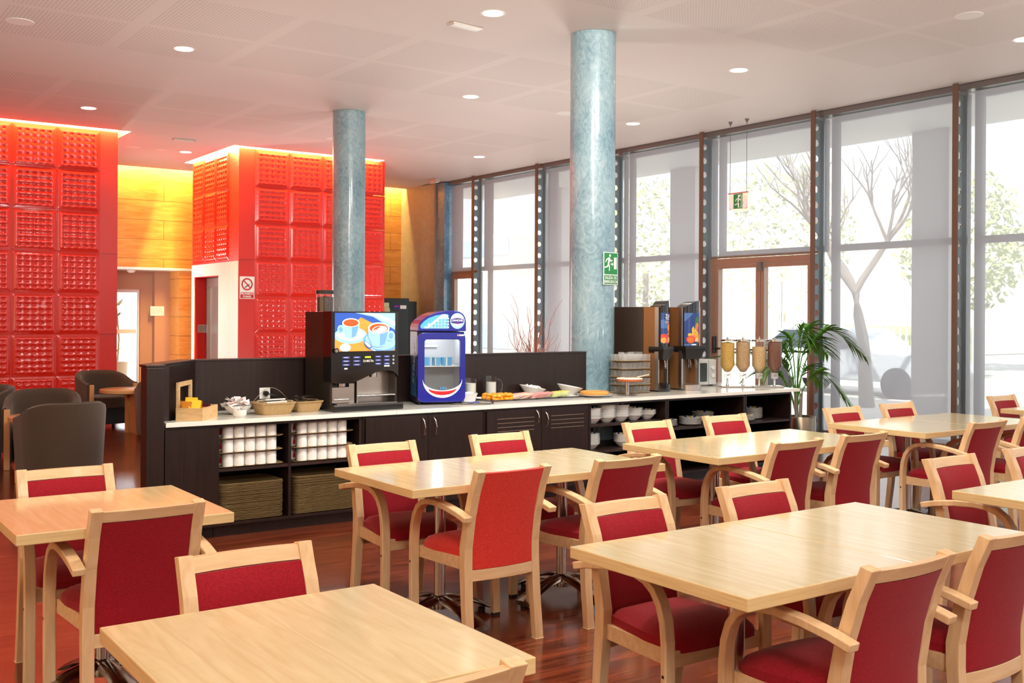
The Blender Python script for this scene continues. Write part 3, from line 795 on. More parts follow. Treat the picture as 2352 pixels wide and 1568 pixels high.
# ---------------------------------------------------------------- dining chairs (front is +y)
def post_y(z, edge):
    """rear edge (0) or front edge (1) of the back leg at height z"""
    T = [(0, -.235, -.198), (.2, -.214, -.172), (.38, -.203, -.155), (.46, -.203, -.154), (.6, -.226, -.182), (.72, -.262, -.220), (.82, -.306, -.266)]
    for a, b in zip(T[:-1], T[1:]):
        if z <= b[0]:
            t = (z - a[0]) / (b[0] - a[0]); return a[1 + edge] + t * (b[1 + edge] - a[1 + edge])
    return T[-1][1 + edge]
def make_chair(fab, rail=True):
    c = thing('dining_chair', 'x', 'chair')
    for s_ in (-1, 1):                          # rear legs run up to carry the back
        b = MB(); zs = [0, .1, .2, .3, .38, .46, .53, .6, .66, .72, .77, .82]
        vs = []
        for z in zs:
            xo = .214 - .009 * z / .82; xi = xo - .043
            for (x, e) in ((xi, 0), (xo, 0), (xo, 1), (xi, 1)): vs.append((s_ * x, post_y(z, e), z + (.008 if (z == .82 and e) else 0)))
        fs = [(0, 1, 2, 3), tuple(range(len(vs) - 4, len(vs)))]
        for i in range(len(zs) - 1):
            for k in range(4):
                j = (k + 1) % 4; fs.append((i * 4 + k, i * 4 + j, i * 4 + 4 + j, i * 4 + 4 + k))
        b.add(vs, fs).build('rear_leg', BEECH, c, bevel=.003)
    P = [(-.272, .606), (-.20, .624), (-.10, .640), (0.0, .648), (.06, .645), (.11, .632), (.15, .606), (.18, .566), (.199, .51), (.207, .44), (.2085, .36), (.208, .25), (.205, .12), (.202, .012)]
    for s_ in (-1, 1):
        # bent front leg that turns into the armrest
        x = .2365; pts = [(s_ * x, y, z) for y, z in P]; N = len(P); vs = []; fs = []
        for i, (y, z) in enumerate(P):
            a = P[max(0, i - 1)]; d = P[min(N - 1, i + 1)]; ty, tz = d[0] - a[0], d[1] - a[1]; L = math.hypot(ty, tz); ny, nz = -tz / L, ty / L
            h = .0135
            for (dx, q) in ((-.0225, -1), (.0225, -1), (.0225, 1), (-.0225, 1)): vs.append((s_ * x + dx, y + ny * h * q, z + nz * h * q))
        for i in range(N - 1):
            for k in range(4):
                j = (k + 1) % 4; fs.append((i * 4 + k, i * 4 + j, i * 4 + 4 + j, i * 4 + 4 + k))
        fs += [(3, 2, 1, 0), tuple(range(4 * N - 4, 4 * N))]
        b = MB(); b.add(vs, fs)
        o = b.build('armrest_leg', BEECH, c, 30, bevel=.004)
        MB().box(s_ * (x + .0225) - .001, s_ * (x + .0225) + .001, .203, .213, .33, .34).build('screw_plug', BLACKP, o)
        MB().box(s_ * x - .02, s_ * x + .02, .19, .214, 0.0005, .012).build('glide', RUBBER, o)
    # rails under the seat
    b = MB(); b.box(-.213, .213, .188, .207, .352, .408)
    for s_ in (-1, 1): b.add([(s_ * .168, -.17, .355), (s_ * .190, -.17, .355), (s_ * .212, .19, .352), (s_ * .190, .19, .352), (s_ * .168, -.17, .41), (s_ * .190, -.17, .41), (s_ * .212, .19, .408), (s_ * .190, .19, .408)],
                             [(0, 3, 2, 1), (4, 5, 6, 7), (0, 1, 5, 4), (1, 2, 6, 5), (2, 3, 7, 6), (3, 0, 4, 7)])
    b.build('seat_frame', BEECHH, c, bevel=.002)
    # seat cushion
    def seat(u, v, top):
        y = -.172 + .385 * v; hw = .168 + .040 * min(1, v * 1.6)
        cx_ = (2 * u - 1); rx = 1 - max(0, (v - .82) / .18) ** 2 * .16
        x = cx_ * hw * rx
        edge = max(abs(cx_) ** 5, abs(2 * v - 1) ** 6); yy = y + (0.012 * (1 - cx_ * cx_) if v > .9 else 0)
        z = (.478 - .004 * abs(cx_) - .02 * max(0, v - .75) * 4 * .6 - .036 * edge) if top else (.408 - .012 * max(0, v - .8) * 4)
        return (x, yy, z)
    b = MB(); n_ = 14
    b.grid(n_, n_, lambda u, v: seat(u, v, True)); b.grid(n_, n_, lambda u, v: seat(u, v, False), flip=True)
    ring = [(i / n_, 0) for i in range(n_)] + [(1, i / n_) for i in range(n_)] + [(1 - i / n_, 1) for i in range(n_)] + [(0, 1 - i / n_) for i in range(n_)]
    m_ = len(ring); vs = [seat(u, v, False) for u, v in ring] + [seat(u, v, True) for u, v in ring]
    b.add(vs, [(i, (i + 1) % m_, m_ + (i + 1) % m_, m_ + i) for i in range(m_)])
    b.build('seat', fab, c, 50)
    # upholstered back, rails
    ztop = .774 if rail else .812
    def back(u, v, front):
        z = .362 + (ztop - .362) * v; x = (2 * u - 1) * .1665
        bow = .016 * (1 - (2 * u - 1) ** 2)
        rear = post_y(z, 0) + .004 - bow; pad = 1 - max(abs(2 * u - 1) ** 6, abs(2 * v - 1) ** 10)
        y = rear + (.034 + .010 * pad if front else -.003 * pad)
        if not rail: z += .0 if front else .0
        return (x, y, z)
    b = MB(); n_ = 12
    b.grid(n_, n_, lambda u, v: back(u, v, False)); b.grid(n_, n_, lambda u, v: back(u, v, True), flip=True)
    ring = [(i / n_, 0) for i in range(n_)] + [(1, i / n_) for i in range(n_)] + [(1 - i / n_, 1) for i in range(n_)] + [(0, 1 - i / n_) for i in range(n_)]
    m_ = len(ring); vs = [back(u, v, False) for u, v in ring] + [back(u, v, True) for u, v in ring]
    b.add(vs, [(i, (i + 1) % m_, m_ + (i + 1) % m_, m_ + i) for i in range(m_)][::1])
    b.build('backrest', fab, c, 50)
    def rail_mesh(z0, z1, nm, th=.026):
        b = MB(); n_ = 10; vs = []
        for i in range(n_ + 1):
            u = i / n_; x = (2 * u - 1) * .172; bow = .016 * (1 - (2 * u - 1) ** 2)
            for (z, e) in ((z0, 0), (z0, 1), (z1, 1), (z1, 0)): vs.append((x, post_y(z, 0) + .003 - bow + (th if e else 0), z))
        fs = [(0, 3, 2, 1), tuple(range(4 * n_, 4 * n_ + 4))]
        for i in range(n_):
            for k in range(4):
                j = (k + 1) % 4; fs.append((i * 4 + k, i * 4 + j, i * 4 + 4 + j, i * 4 + 4 + k)[::-1])
        b.add(vs, fs).build(nm, BEECHH, c, bevel=.002)
    rail_mesh(.31, .360, 'lower_rail')
    if rail: rail_mesh(.776, .817, 'top_rail', .03)
    return c
ch1, ch2 = make_chair(CRIM), make_chair(CORAL, False)
fix = lambda o: [f_.flip() for f_ in []]
# (x, y of the back's top edge, side: n = near side facing +y, f = far side facing the camera)
CH = [(1.157, 3.02, 'f', 'crimson armchair behind the nearest table, facing the camera'),
      (1.05, 1.72, 'n', 'beech chair on the near side of the nearest table, only its corner in view'),
      (1.09, 5.06, 'f', 'crimson chair on the far side of the left edge table'),
      (1.127, 3.87, 'n', 'crimson armchair seen from behind at the left edge table'),
      (2.715, 5.09, 'f', 'crimson chair behind the coffee side table pair, below the stacked mugs'),
      (3.52, 5.13, 'f', 'crimson chair behind the table pair, below the slotted cupboard doors'),
      (2.776, 3.905, 'n', 'coral red chair without top rail, seen from behind, centre of the room'),
      (3.457, 3.885, 'n', 'crimson armchair seen from behind, just right of the coral chair'),
      (2.66, 3.035, 'f', 'crimson armchair facing the camera at the left end of the big foreground table'),
      (3.37, 3.03, 'f', 'crimson chair facing the camera at the joint of the big foreground table'),
      (2.69, 1.80, 'n', 'large crimson armchair from behind, bottom right before the foreground table'),
      (3.36, 1.85, 'n', 'crimson armchair from behind cut by the right edge, foreground'),
      (4.726, 5.17, 'f', 'crimson chair facing the camera before the bowls shelf'),
      (5.50, 5.21, 'f', 'crimson chair facing the camera before the plates shelf'),
      (4.73, 3.895, 'n', 'crimson armchair from behind at the left of the glossy table pair'),
      (5.36, 3.915, 'n', 'crimson armchair from behind at the right of the glossy table pair'),
      (6.745, 5.17, 'f', 'crimson chair facing the camera right of the steel plant pot'),
      (7.46, 5.185, 'f', 'crimson chair facing the camera under the bare tree seen through the blind'),
      (6.70, 3.92, 'n', 'crimson armchair from behind at the left of the palm side table'),
      (7.36, 3.93, 'n', 'crimson armchair from behind cut by the right edge at the palm side table'),
      (4.84, 3.06, 'f', 'crimson armchair facing the camera at the corner of the right edge table'),
      (5.56, 3.06, 'f', 'crimson chair facing the camera, right of another at the right edge table'),
      (8.98, 5.17, 'f', 'farthest crimson chair facing the camera by the window, top right')]
u1 = u2 = False
for (x, y, s_, lb) in CH:
    if lb.startswith('coral'): q = place(ch2, u2, (x, y + .302, 0), 0, lb); u2 = True
    elif s_ == 'n': q = place(ch1, u1, (x, y + .302, 0), 0, lb, 'crimson chairs round the dining tables'); u1 = True
    else: q = place(ch1, u1, (x, y - .29, 0), PI, lb, 'crimson chairs round the dining tables'); u1 = True

# ---------------------------------------------------------------- lounge
def make_tub():
    c = thing('tub_chair', 'x', 'armchair')
    b = MB(); NA, th = 26, .07
    def path(t):                                # t 0..1 around the U, returns centre line point and outward normal
        R = .29; L = .26; tot = 2 * L + PI * R; d = t * tot
        if d < L: return (-R, .20 - d, -1, 0)
        if d < L + PI * R:
            a = PI + (d - L) / R; return (R * math.cos(a), .20 - L + R * math.sin(a), math.cos(a), math.sin(a))
        return (R, .20 - L + (d - L - PI * R), 1, 0)
    def topz(t):
        k = 1 - abs(2 * t - 1); k = min(1, k * 1.3); return .60 + .14 * (k * k * (3 - 2 * k))
    rings = []
    for i in range(NA + 1):
        t = i / NA; x, y, nx, ny = path(t); z1 = topz(t); z0 = .06
        sl = .03
        sec = [(-.03, z0), (.035, z0), (.035 + sl, z1 - .05), (.028 + sl, z1 - .012), (.0 + sl, z1), (-.026 + sl, z1 - .014), (-.034 + sl * .6, z1 - .06)]
        rings.append([(x + nx * o_, y + ny * o_, z) for o_, z in sec])
    K = len(rings[0]); vs = [p for r_ in rings for p in r_]; fs = []
    for i in range(NA):
        for k in range(K):
            j = (k + 1) % K; fs.append((i * K + k, i * K + j, (i + 1) * K + j, (i + 1) * K + k))
    fs += [tuple(range(K)), tuple(range(NA * K, NA * K + K))[::-1]]
    b.add(vs, fs).build('shell', BROWNF, c, 50)
    pts = [rings[i][4] for i in range(NA + 1)]
    MB().tube([(p[0], p[1], p[2] - .001) for p in pts], .0045, 6).build('piping', BROWNF, c, 60)
    s_ = MB(); s_.prism([(-.255, .20), (-.255, -.06)] + [(.255 * math.cos(PI + PI * k / 12), -.06 + .25 * math.sin(PI + PI * k / 12)) for k in range(1, 12)] + [(.255, -.06), (.255, .20), (.1, .235), (-.1, .235)], .27, .42)
    s_.build('seat', BROWNF, c, bevel=.025, seg=3)
    s2 = MB(); s2.prism([(-.245, .19), (-.245, -.06), (.245, -.06), (.245, .19)], .06, .265); s2.build('seat_base', mat('black_cloth', (20, 16, 15), .8) if 'black_cloth' not in MATS else MATS['black_cloth'], c)
    for q in (-1, 1):
        MB().box(q * .30 - .028, q * .30 + .028, .200, .235, .0005, .585).build('front_post', mat('post_beech', (206, 150, 98), .35, coat=.2) if 'post_beech' not in MATS else MATS['post_beech'], c, bevel=.006)
        MB().cyl((q * .2, -.18, .0005), .02, .06, 10).build('rear_foot', BLACKP, c)
    return c
tub = make_tub()
TUB = [(2.12, 9.98, .09, 'brown tub chair nearest the camera, back turned, left of the counter end'),
       (2.20, 11.18, PI - .25, 'brown tub chair facing the camera behind the nearest one'),
       (1.72, 12.2, .35 + PI / 2, 'brown tub chair at the left edge before the red wall'),
       (3.62, 14.45, PI + .22, 'brown tub chair facing the camera below the end of the red wall'),
       (3.98, 13.02, -.15, 'brown tub chair partly hidden by the end post of the counter'),
       (1.15, 10.6, -PI / 2 - .2, 'brown tub chair mostly outside the left edge, lowest corner visible')]
for k, (x, y, a, lb) in enumerate(TUB): place(tub, k > 0, (x, y, 0), a, lb, 'brown tub chairs in the lounge')
LT = mat('lounge_table_wood', (216, 168, 110), .3, coat=.3)
def make_lt():
    c = thing('round_coffee_table', 'x', 'table')
    MB().lathe([(.36, .505), (.372, .512), (.372, .55), (.365, .555)], (0, 0, 0), 40).build('table_top', LT, c, 40)
    MB().box(-.06, .06, -.03, .03, .0005, .504).build('leg', LT, c); MB().box(-.03, .03, -.2, -.035, .0005, .504).build('leg', LT, c)
    return c
lt = make_lt()
place(lt, False, (3.74, 13.72, 0), .2, 'round beech coffee table between tub chairs beside the counter post')
place(lt, True, (2.16, 10.58, 0), .2, 'round beech coffee table nearly hidden behind the nearest tub chair')

# willow twigs and vending machine
q = thing('twig_vase', 'tall vase of curly brown willow twigs behind the low dark panel', 'vase', (7.55, 10.3, 0))
MB().lathe([(.14, .0005), (.17, .2), (.15, .6), (.12, .66)], (0, 0, 0), 24).build('vase', mat('dark_vase', (60, 54, 50), .4), q, 50)
rnd = random.Random(11)
for k in range(24):
    a = rnd.uniform(0, 2 * PI); sp_ = rnd.uniform(.05, .42); H = rnd.uniform(1.0, 1.45) if k > 3 else rnd.uniform(1.45, 1.62); pts = []; ph = rnd.uniform(0, 6)
    for i in range(15):
        t = i / 14; wv = .035 * math.sin(t * 13 + ph) * (.3 + t)
        pts.append((math.cos(a) * (sp_ * t ** 1.3) + wv * math.sin(a), math.sin(a) * (sp_ * t ** 1.3) + wv * math.cos(a) * .8, .55 + (H - .4) * t))
    b = MB(); b.tube(pts, [.007 * (1 - .75 * i / 14) for i in range(15)], 5)
    for j in (7, 10):
        p0 = Vector(pts[j]); d = Vector((rnd.uniform(-.1, .1), rnd.uniform(-.1, .1), .16))
        b.tube([p0, p0 + d * .5 + Vector((.015, 0, 0)), p0 + d, p0 + d * 1.5 + Vector((-.02, 0, 0))], [.0035, .003, .002, .0012], 4)
    b.build('twig', TWIG, q, 60)
q = thing('vending_machine', 'black snack vending machine with lit window behind the blue fridge', 'vending machine', (9.75, 18.5, 0))
o = MB(); o.box(-.75, .75, 0, .8, .0005, 1.83); o.build('cabinet', BLACKP, q, bevel=.01)
MB().box(-.68, .28, -.02, -.001, .7, 1.74).build('window_back', mat('vending_inside', (120, 124, 96), .5, emit=(170, 176, 130), es=.5), q)
for k in range(3):
    for j in range(5):
        MB().sphere((-.55 + .19 * j, -.06, 1.58 - .3 * k), .075, 10, 0, (1, .4, 1.3)).build('snack_bag', mat('snack_bag', (196, 196, 150), .35) if 'snack_bag' not in MATS else MATS['snack_bag'], q, 60)
MB().box(.20, .25, -.05, -.02, 1.35, 1.66).build('lit_strip', emis('vending_lamp', (240, 250, 190), 2.2), q)
a = Art((0, -.004, 0), (1, 0, 0), (0, 0, 1)); a.rect(.4, .52, 1.62, 1.7, 1, 0); a.rect(.54, .68, 1.62, 1.69, 1, 1); a.rect(.41, .51, 1.66, 1.68, 2, 2); a.build('stickers', [NAVY, SIGNW, RED], q)
MB().box(.76, .98, .1, .7, .0005, 1.77).build('side_cabinet', BLACKP, q)

# ---------------------------------------------------------------- buffet counter
W = .80
YF = 6.95
pt = thing('low_partition', 'dark wenge low screen wall wrapping the back and left end of the buffet', 'partition', (0, 0, 0))
MB().prism([(1.99, 6.93), (2.105, 6.93), (2.105, 7.06), (1.99, 7.06)], .0005, 1.165).build('end_post', WENGE, pt, bevel=.004)
MB().prism([(2.03, 7.061), (2.175, 7.061), (2.53, 7.6), (2.53, 7.7), (2.44, 7.7)], .0005, 1.165).build('slanted_panel', WENGE, pt)
MB().box(2.531, 6.20, 7.6, 7.69, .0005, 1.165).build('back_panel', WENGE, pt)
MB().prism([(1.985, 6.925), (2.11, 6.925), (2.11, 7.03), (2.53, 7.595), (6.2, 7.595), (6.2, 7.70), (2.435, 7.70), (1.985, 7.08)], 1.166, 1.182).build('top_cap', WENGE, pt, bevel=.002)
MB().box(6.62, 7.25, 8.16, 8.2, .0005, 1.34).build('tall_panel', WENGE, pt)

def unit(name, label, x0, x1, parts, yb=7.58):
    """open carcass; parts: list of callables given the thing"""
    u = thing(name, label, 'cabinet', (x0, YF, 0)); L = x1 - x0; D = yb - YF
    b = MB(); b.box(0, .02, 0, D, .08, .768); b.box(L - .02, L, 0, D, .08, .768); b.box(.02, L - .02, 0, D, .08, .098); b.box(.02, L - .02, 0, D, .75, .768); b.box(.02, L - .02, D - .015, D, .098, .75)
    b.build('carcass', WENGE, u)
    MB().box(0, L, .05, .08, .0005, .079).build('plinth', WENGE, u)
    for p_ in parts: p_(u, L, D)
    return u
def shelf(z, x0=None, x1=None):
    def f(u, L, D): MB().box(.0205 if x0 is None else x0, L - .0205 if x1 is None else x1, .004, D - .016, z - .02, z).build('shelf', WENGEI, u)
    return f
def divider(x):
    def f(u, L, D): MB().box(x - .01, x + .01, .002, D - .016, .0985, .7495).build('divider', WENGE, u)
    return f
def door(x0, x1, hx, hz=(.59, .73), slots=False):
    def f(u, L, D):
        d = MB().box(x0, x1, -.02, -.001, .085, .75).build('door', WENGE, u, bevel=.0015)
        b = MB(); z0, z1 = hz
        b.tube([(hx, -.021, z0), (hx + .004, -.045, z0 + .02), (hx + .006, -.052, (z0 + z1) / 2), (hx + .004, -.045, z1 - .02), (hx, -.021, z1)], .0055, 8)
        b.build('handle', CHROME, d, 60)
        if slots:
            for z in (.685, .65, .617, .585): MB().box(x0 + .1, x1 - .07 if hx > (x0 + x1) / 2 else x1 - .05, -.0215, -.0203, z - .0022, z + .0022).build('vent_slot', MATS['bar_0'], d)
    return f
unit('cabinet', 'plain dark cabinet end left of the mug shelves, under the tea box', 2.11, 2.455, [lambda u, L, D: MB().box(.001, L - .001, -.02, -.001, .085, .75).build('front_panel', WENGE, u)], 7.04)
unit('shelf_cabinet', 'dark open cabinet holding mugs on trays and stacks of brown trays', 2.46, 3.55, [divider(.53), shelf(.466, .0205, .5195), shelf(.466, .5405, 1.069)], 7.47)
unit('cupboard', 'dark cupboard with two plain doors under the coffee machine and blue fridge', 3.555, 4.62, [door(.02, .548, .50), door(.552, 1.045, .60)])
unit('cupboard', 'dark cupboard with grooved vent slots in its doors under the cold cuts tray', 4.625, 5.70, [door(.02, .555, .505, (.625, .74), True), door(.56, 1.055, .60, (.6, .72), True)])
unit('shelf_cabinet', 'dark open cabinet with stacked blue and yellow rimmed bowls', 5.705, 6.61, [shelf(.583), shelf(.356)])
unit('shelf_cabinet', 'dark open cabinet with low stacks of rimmed plates, middle right', 6.615, 7.63, [shelf(.50), shelf(.25)], 8.0)
unit('shelf_cabinet', 'dark open cabinet at the right end of the counter with a plate stack', 7.635, 8.30, [shelf(.50), shelf(.25)], 8.0)
wt = thing('worktop', 'long pale stone worktop running the whole length of the buffet', 'worktop', (0, 0, 0))
cuts = [2.115, 3.83, 4.71, 5.67, 6.12, 8.40]
for k, (a, b_) in enumerate(zip(cuts[:-1], cuts[1:])):
    if k == 0: poly = [(a, 6.925), (b_ - .001, 6.925), (b_ - .001, 7.597), (2.545, 7.597), (2.185, 7.058), (2.115, 7.058)]
    elif k == 4:
        arc = [(6.38 + .217 * math.cos(t), 7.74 + .217 * math.sin(t)) for t in [math.radians(q) for q in range(232, 412, 12)]]
        poly = [(a + .001, 6.925), (b_, 6.925), (b_, 8.13), (6.62, 8.13), (6.55, 7.95)] + arc[::-1] + [(6.201, 7.597), (a + .001, 7.597)]
    else: poly = [(a + .001, 6.925), (b_ - .001, 6.925), (b_ - .001, 7.597), (a + .001, 7.597)]
    MB().prism(poly, .7695, W).build('slab', QUARTZ, wt, bevel=.002)

# brown trays, mugs
def tray_mesh(wd, dp, mt, nm='serving_tray'):
    b = MB(); o_, i_ = rrect(wd, dp, .045, 4), rrect(wd - .035, dp - .035, .035, 4)
    n_ = len(o_)
    vs = [(x, y, .009) for x, y in o_] + [(x, y, .0012) for x, y in i_] + [(x, y, .0065) for x, y in o_] + [(x, y, 0) for x, y in i_]
    fs = [(i, (i + 1) % n_, n_ + (i + 1) % n_, n_ + i) for i in range(n_)][::1] + [tuple(range(n_, 2 * n_))] + [(2 * n_ + (i + 1) % n_, 2 * n_ + i, 3 * n_ + i, 3 * n_ + (i + 1) % n_) for i in range(n_)] + [tuple(range(3 * n_, 4 * n_))[::-1]]
    fs += [((i + 1) % n_, i, 2 * n_ + i, 2 * n_ + (i + 1) % n_) for i in range(n_)]
    b.add(vs, fs); b.mi[-n_:] = [1] * n_
    return b.mesh(nm, [mt, TRAYM], 30)
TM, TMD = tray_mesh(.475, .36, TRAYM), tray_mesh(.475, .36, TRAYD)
def inst(me, name, loc, rz, label, cat, group=None, parent=None):
    q = bpy.data.objects.new(name, me); COL.objects.link(q); q.location = loc; q.rotation_euler.z = rz
    if parent: q.parent = parent
    else: tag(q, label, cat, group)
    return q
rnd = random.Random(3)
for (cx_, n_, side) in ((2.725, 29, 'left'), (3.27, 30, 'right')):
    for k in range(n_):
        top = n_ - 1 - k
        lb = ('topmost tray of the %s stack of brown trays under the mugs' % side) if top == 0 else 'brown tray in the %s stack under the mugs, %s from the top' % (side, ORD[top])
        inst(TM if top == 0 else TMD, 'serving_tray', (cx_ + rnd.uniform(-.003, .003), YF + .205 + rnd.uniform(-.004, .004), .0985 + .0088 * k), rnd.uniform(-.006, .006), lb, 'tray', 'brown trays stacked in the cabinet')
b = MB(); b.lathe([(.030, 0), (.0375, .003), (.0385, .086), (.0375, .088), (.0355, .086), (.0345, .006), (.001, .004)], (0, 0, 0), 20, caps=False); b.add([(0.03 * math.cos(2 * PI * i / 12), .03 * math.sin(2 * PI * i / 12), 0) for i in range(12)], [tuple(range(12))[::-1]])
b.tube([(.037, 0, .072), (.055, 0, .074), (.064, 0, .06), (.064, 0, .035), (.054, 0, .02), (.037, 0, .018)], .0045, 6)
b.add([(.0392 * math.cos(a), .0392 * math.sin(a), z) for a, z in [(1.05, .02), (1.3, .014), (1.55, .022), (1.57, .036), (1.35, .066), (1.28, .068), (1.07, .036)]], [(0, 1, 2, 3, 4, 5, 6)], 1)
MUG = b.mesh('mug', [CERAM, RED], 40)
for side, cx_ in (('left', 2.725), ('right', 3.27)):
    for tier in range(3):
        z = .4665 + .0975 * tier; tn = ['bottom', 'middle', 'top'][tier]
        inst(TM, 'serving_tray', (cx_ - .005 * (tier % 2), YF + .20, z), 0, 'brown tray carrying white mugs, %s tier of the %s bay' % (tn, side), 'tray', 'brown trays carrying mugs')
        for row in range(3):
            for c_ in range(5):
                dx = 0 if row == 0 else -.035
                x = cx_ - .155 + .0785 * c_ + dx; y = YF + .085 + .098 * row
                rn = ['front', 'second', 'back'][row]
                lb = 'white mug, %s from left in the %s row, %s tray, %s bay' % (ORD[c_], rn, tn, side)
                inst(MUG, 'mug', (x, y, z + .0018), 3.5 if (c_ == 0 and row == 1) else rnd.uniform(.95, 1.3), lb, 'mug', 'white mugs on trays in the cabinet')
# bowls and plates with yellow and blue rim blocks
YLW = mat('rim_yellow', (222, 190, 70), .2); BLU = mat('rim_blue', (46, 70, 140), .2)
def bowl_mesh(R=.082, h=.052, n_=24, prof=None, nm='bowl'):
    b = MB(); pr_ = prof or [(.036, 0), (.040, .004), (.060, .021), (.074, .040), (.078, .048), (R + .005, .0485), (R + .005, h), (R - .003, h), (.072, .040), (.056, .024), (.001, .014)]
    b.lathe(pr_, (0, 0, 0), n_, caps=False)
    k = 7 if not prof else len(prof) - 3        # inside rim band
    for i in range(n_):
        if i % 4 in (0,): mi = 1
        elif i % 4 == 2: mi = 2
        else: continue
        b.mi[k * n_ + i] = mi
    return b.mesh(nm, [CERAM, YLW, BLU], 50)
BOWL = bowl_mesh()
PLATE = bowl_mesh(prof=[(.06, 0), (.066, .003), (.105, .015), (.106, .018), (.066, .006), (.001, .005)], nm='plate')
for i in range(24):
    pass
def stack(me, nm, cat, x, y, z, n_, dz, lab, grp):
    for k in range(n_):
        top = n_ - 1 - k
        lb = ('topmost ' + nm + ' of ' + lab) if top == 0 else nm + ' in ' + lab + ', ' + ORD[top] + ' from top'
        inst(me, nm, (x + rnd.uniform(-.0015, .0015), y + rnd.uniform(-.0015, .0015), z + .0006 + dz * k), rnd.uniform(0, 6), lb, cat, grp)
G1 = 'blue and yellow rimmed bowls in the cabinet'
stack(BOWL, 'bowl', 'bowl', 5.818, YF + .10, .583, 9, .0105, 'the upper shelf stack cut by the cupboard door', G1)
stack(BOWL, 'bowl', 'bowl', 5.985, YF + .11, .583, 13, .0088, 'the tallest upper shelf stack', G1)
stack(BOWL, 'bowl', 'bowl', 6.155, YF + .12, .583, 12, .0088, 'the third upper shelf stack from left', G1)
stack(BOWL, 'bowl', 'bowl', 6.32, YF + .13, .583, 8, .0088, 'the fourth upper shelf stack from left', G1)
stack(BOWL, 'bowl', 'bowl', 6.49, YF + .14, .583, 5, .0088, 'the short upper shelf stack at right', G1)
stack(BOWL, 'bowl', 'bowl', 5.83, YF + .14, .356, 11, .0088, 'the lower shelf stack at left', G1)
stack(BOWL, 'bowl', 'bowl', 6.20, YF + .13, .356, 8, .0088, 'the lower shelf stack at right', G1)
G2 = 'blue and yellow rimmed plates in the cabinet'
stack(PLATE, 'plate', 'plate', 6.75, YF + .16, .50, 6, .0095, 'the leftmost plate stack', G2)
stack(PLATE, 'plate', 'plate', 7.03, YF + .13, .50, 7, .0095, 'the second plate stack from left', G2)
stack(PLATE, 'plate', 'plate', 7.37, YF + .30, .50, 9, .0095, 'the plate stack behind a chair back', G2)
stack(PLATE, 'plate', 'plate', 7.76, YF + .13, .50, 5, .0095, 'the low stack in the right end bay', G2)
stack(PLATE, 'plate', 'plate', 7.97, YF + .22, .50, 11, .0095, 'the tall stack in the right end bay', G2)

# ---------------------------------------------------------------- on the worktop, left to right
Z = W + .0005
q = thing('picture_frame', 'pale wooden picture frame leaning upright against the dark slanted panel', 'frame', (2.335, 7.237, Z), math.atan2(.54, .355))
o = MB()
for (x0, x1, z0, z1) in ((-.17, .17, 0, .03), (-.17, .17, .208, .238), (-.17, -.13, .03, .208), (.13, .17, .03, .208)): o.box(x0, x1, -.008, .008, z0 + .012, z1 + .012)
o.build('frame', PINE, q); MB().box(-.17, .17, -.011, .011, 0, .012).build('foot_strip', PINE, q)
ang = math.atan2(-.11, .143)
bx = thing('wooden_box', 'light pine open box full of tea sachets at the left end of the worktop', 'box', (2.385, 7.118, Z), ang)
o = MB(); w_, d_, h_ = .18, .32, .085
o.box(-w_ / 2, w_ / 2, -d_ / 2, -d_ / 2 + .008, 0, h_); o.box(-w_ / 2, w_ / 2, d_ / 2 - .008, d_ / 2, 0, h_); o.box(-w_ / 2, -w_ / 2 + .008, -d_ / 2 + .008, d_ / 2 - .008, 0, h_); o.box(w_ / 2 - .008, w_ / 2, -d_ / 2 + .008, d_ / 2 - .008, 0, h_); o.box(-w_ / 2 + .008, w_ / 2 - .008, -d_ / 2 + .008, d_ / 2 - .008, 0, .006)
o.build('box_body', PINE, bx); MB().box(-w_ / 2 + .008, w_ / 2 - .008, -.004, .004, .006, .08).build('partition', PINE, bx)
TEAY = mat('tea_yellow', (246, 200, 40), .35); TEAO = mat('tea_orange', (222, 140, 40), .4); TEAP = mat('tea_purple', (96, 26, 44), .4)
def sachet(mt, nm, w_=.06, h_=.075):
    b = MB(); b.add([(-w_ / 2, -.0015, 0), (w_ / 2, -.0015, 0), (w_ / 2, 0, h_ * .15), (w_ / 2 * .9, -.008, h_ * .5), (w_ / 2, 0, h_), (-w_ / 2, 0, h_), (-w_ / 2 * .9, -.008, h_ * .5), (-w_ / 2, .004, h_ * .15), (w_ / 2 * .9, .008, h_ * .5), (-w_ / 2 * .9, .008, h_ * .5)],
                    [(0, 1, 2, 7), (7, 2, 3, 6), (6, 3, 4, 5), (7, 9, 8, 2), (9, 5, 4, 8)])
    return b.mesh(nm, mt)
SY, SO, SP = sachet(TEAY, 'tea_sachet', .085, .105), sachet(TEAO, 'tea_sachet', .07, .09), sachet(TEAP, 'tea_sachet', .05, .05)
cA, sA = math.cos(ang), math.sin(ang)
def inbox(dx, dy): return (2.385 + dx * cA - dy * sA, 7.118 + dx * sA + dy * cA)
for k in range(8):
    dx, dy = -.05 + .026 * (k % 4), -.135 + .045 * (k // 4) + .008 * (k % 3)
    me, c_ = ((SO, 'orange') if k in (0, 1, 4, 7) else (SY, 'yellow'))
    x, y = inbox(dx, dy); s_ = inst(me, 'tea_sachet', (x, y, Z + .03 + .008 * (k % 3)), ang + rnd.uniform(-.6, .6), '%s tea sachet in the pine box, %s from the front' % (c_, ORD[k]), 'sachet', 'tea sachets in the pine box'); s_.rotation_euler.x = rnd.uniform(-.3, .3)
for k in range(6):
    x, y = inbox(-.05 + .045 * (k % 3), .04 + .04 * (k // 3)); s_ = inst(SP, 'tea_sachet', (x, y, Z + .045), ang + rnd.uniform(-.8, .8), 'dark red tea sachet in the back of the pine box, %s one' % ORD[k], 'sachet', 'dark tea sachets in the pine box'); s_.rotation_euler.x = rnd.uniform(-.5, .2)
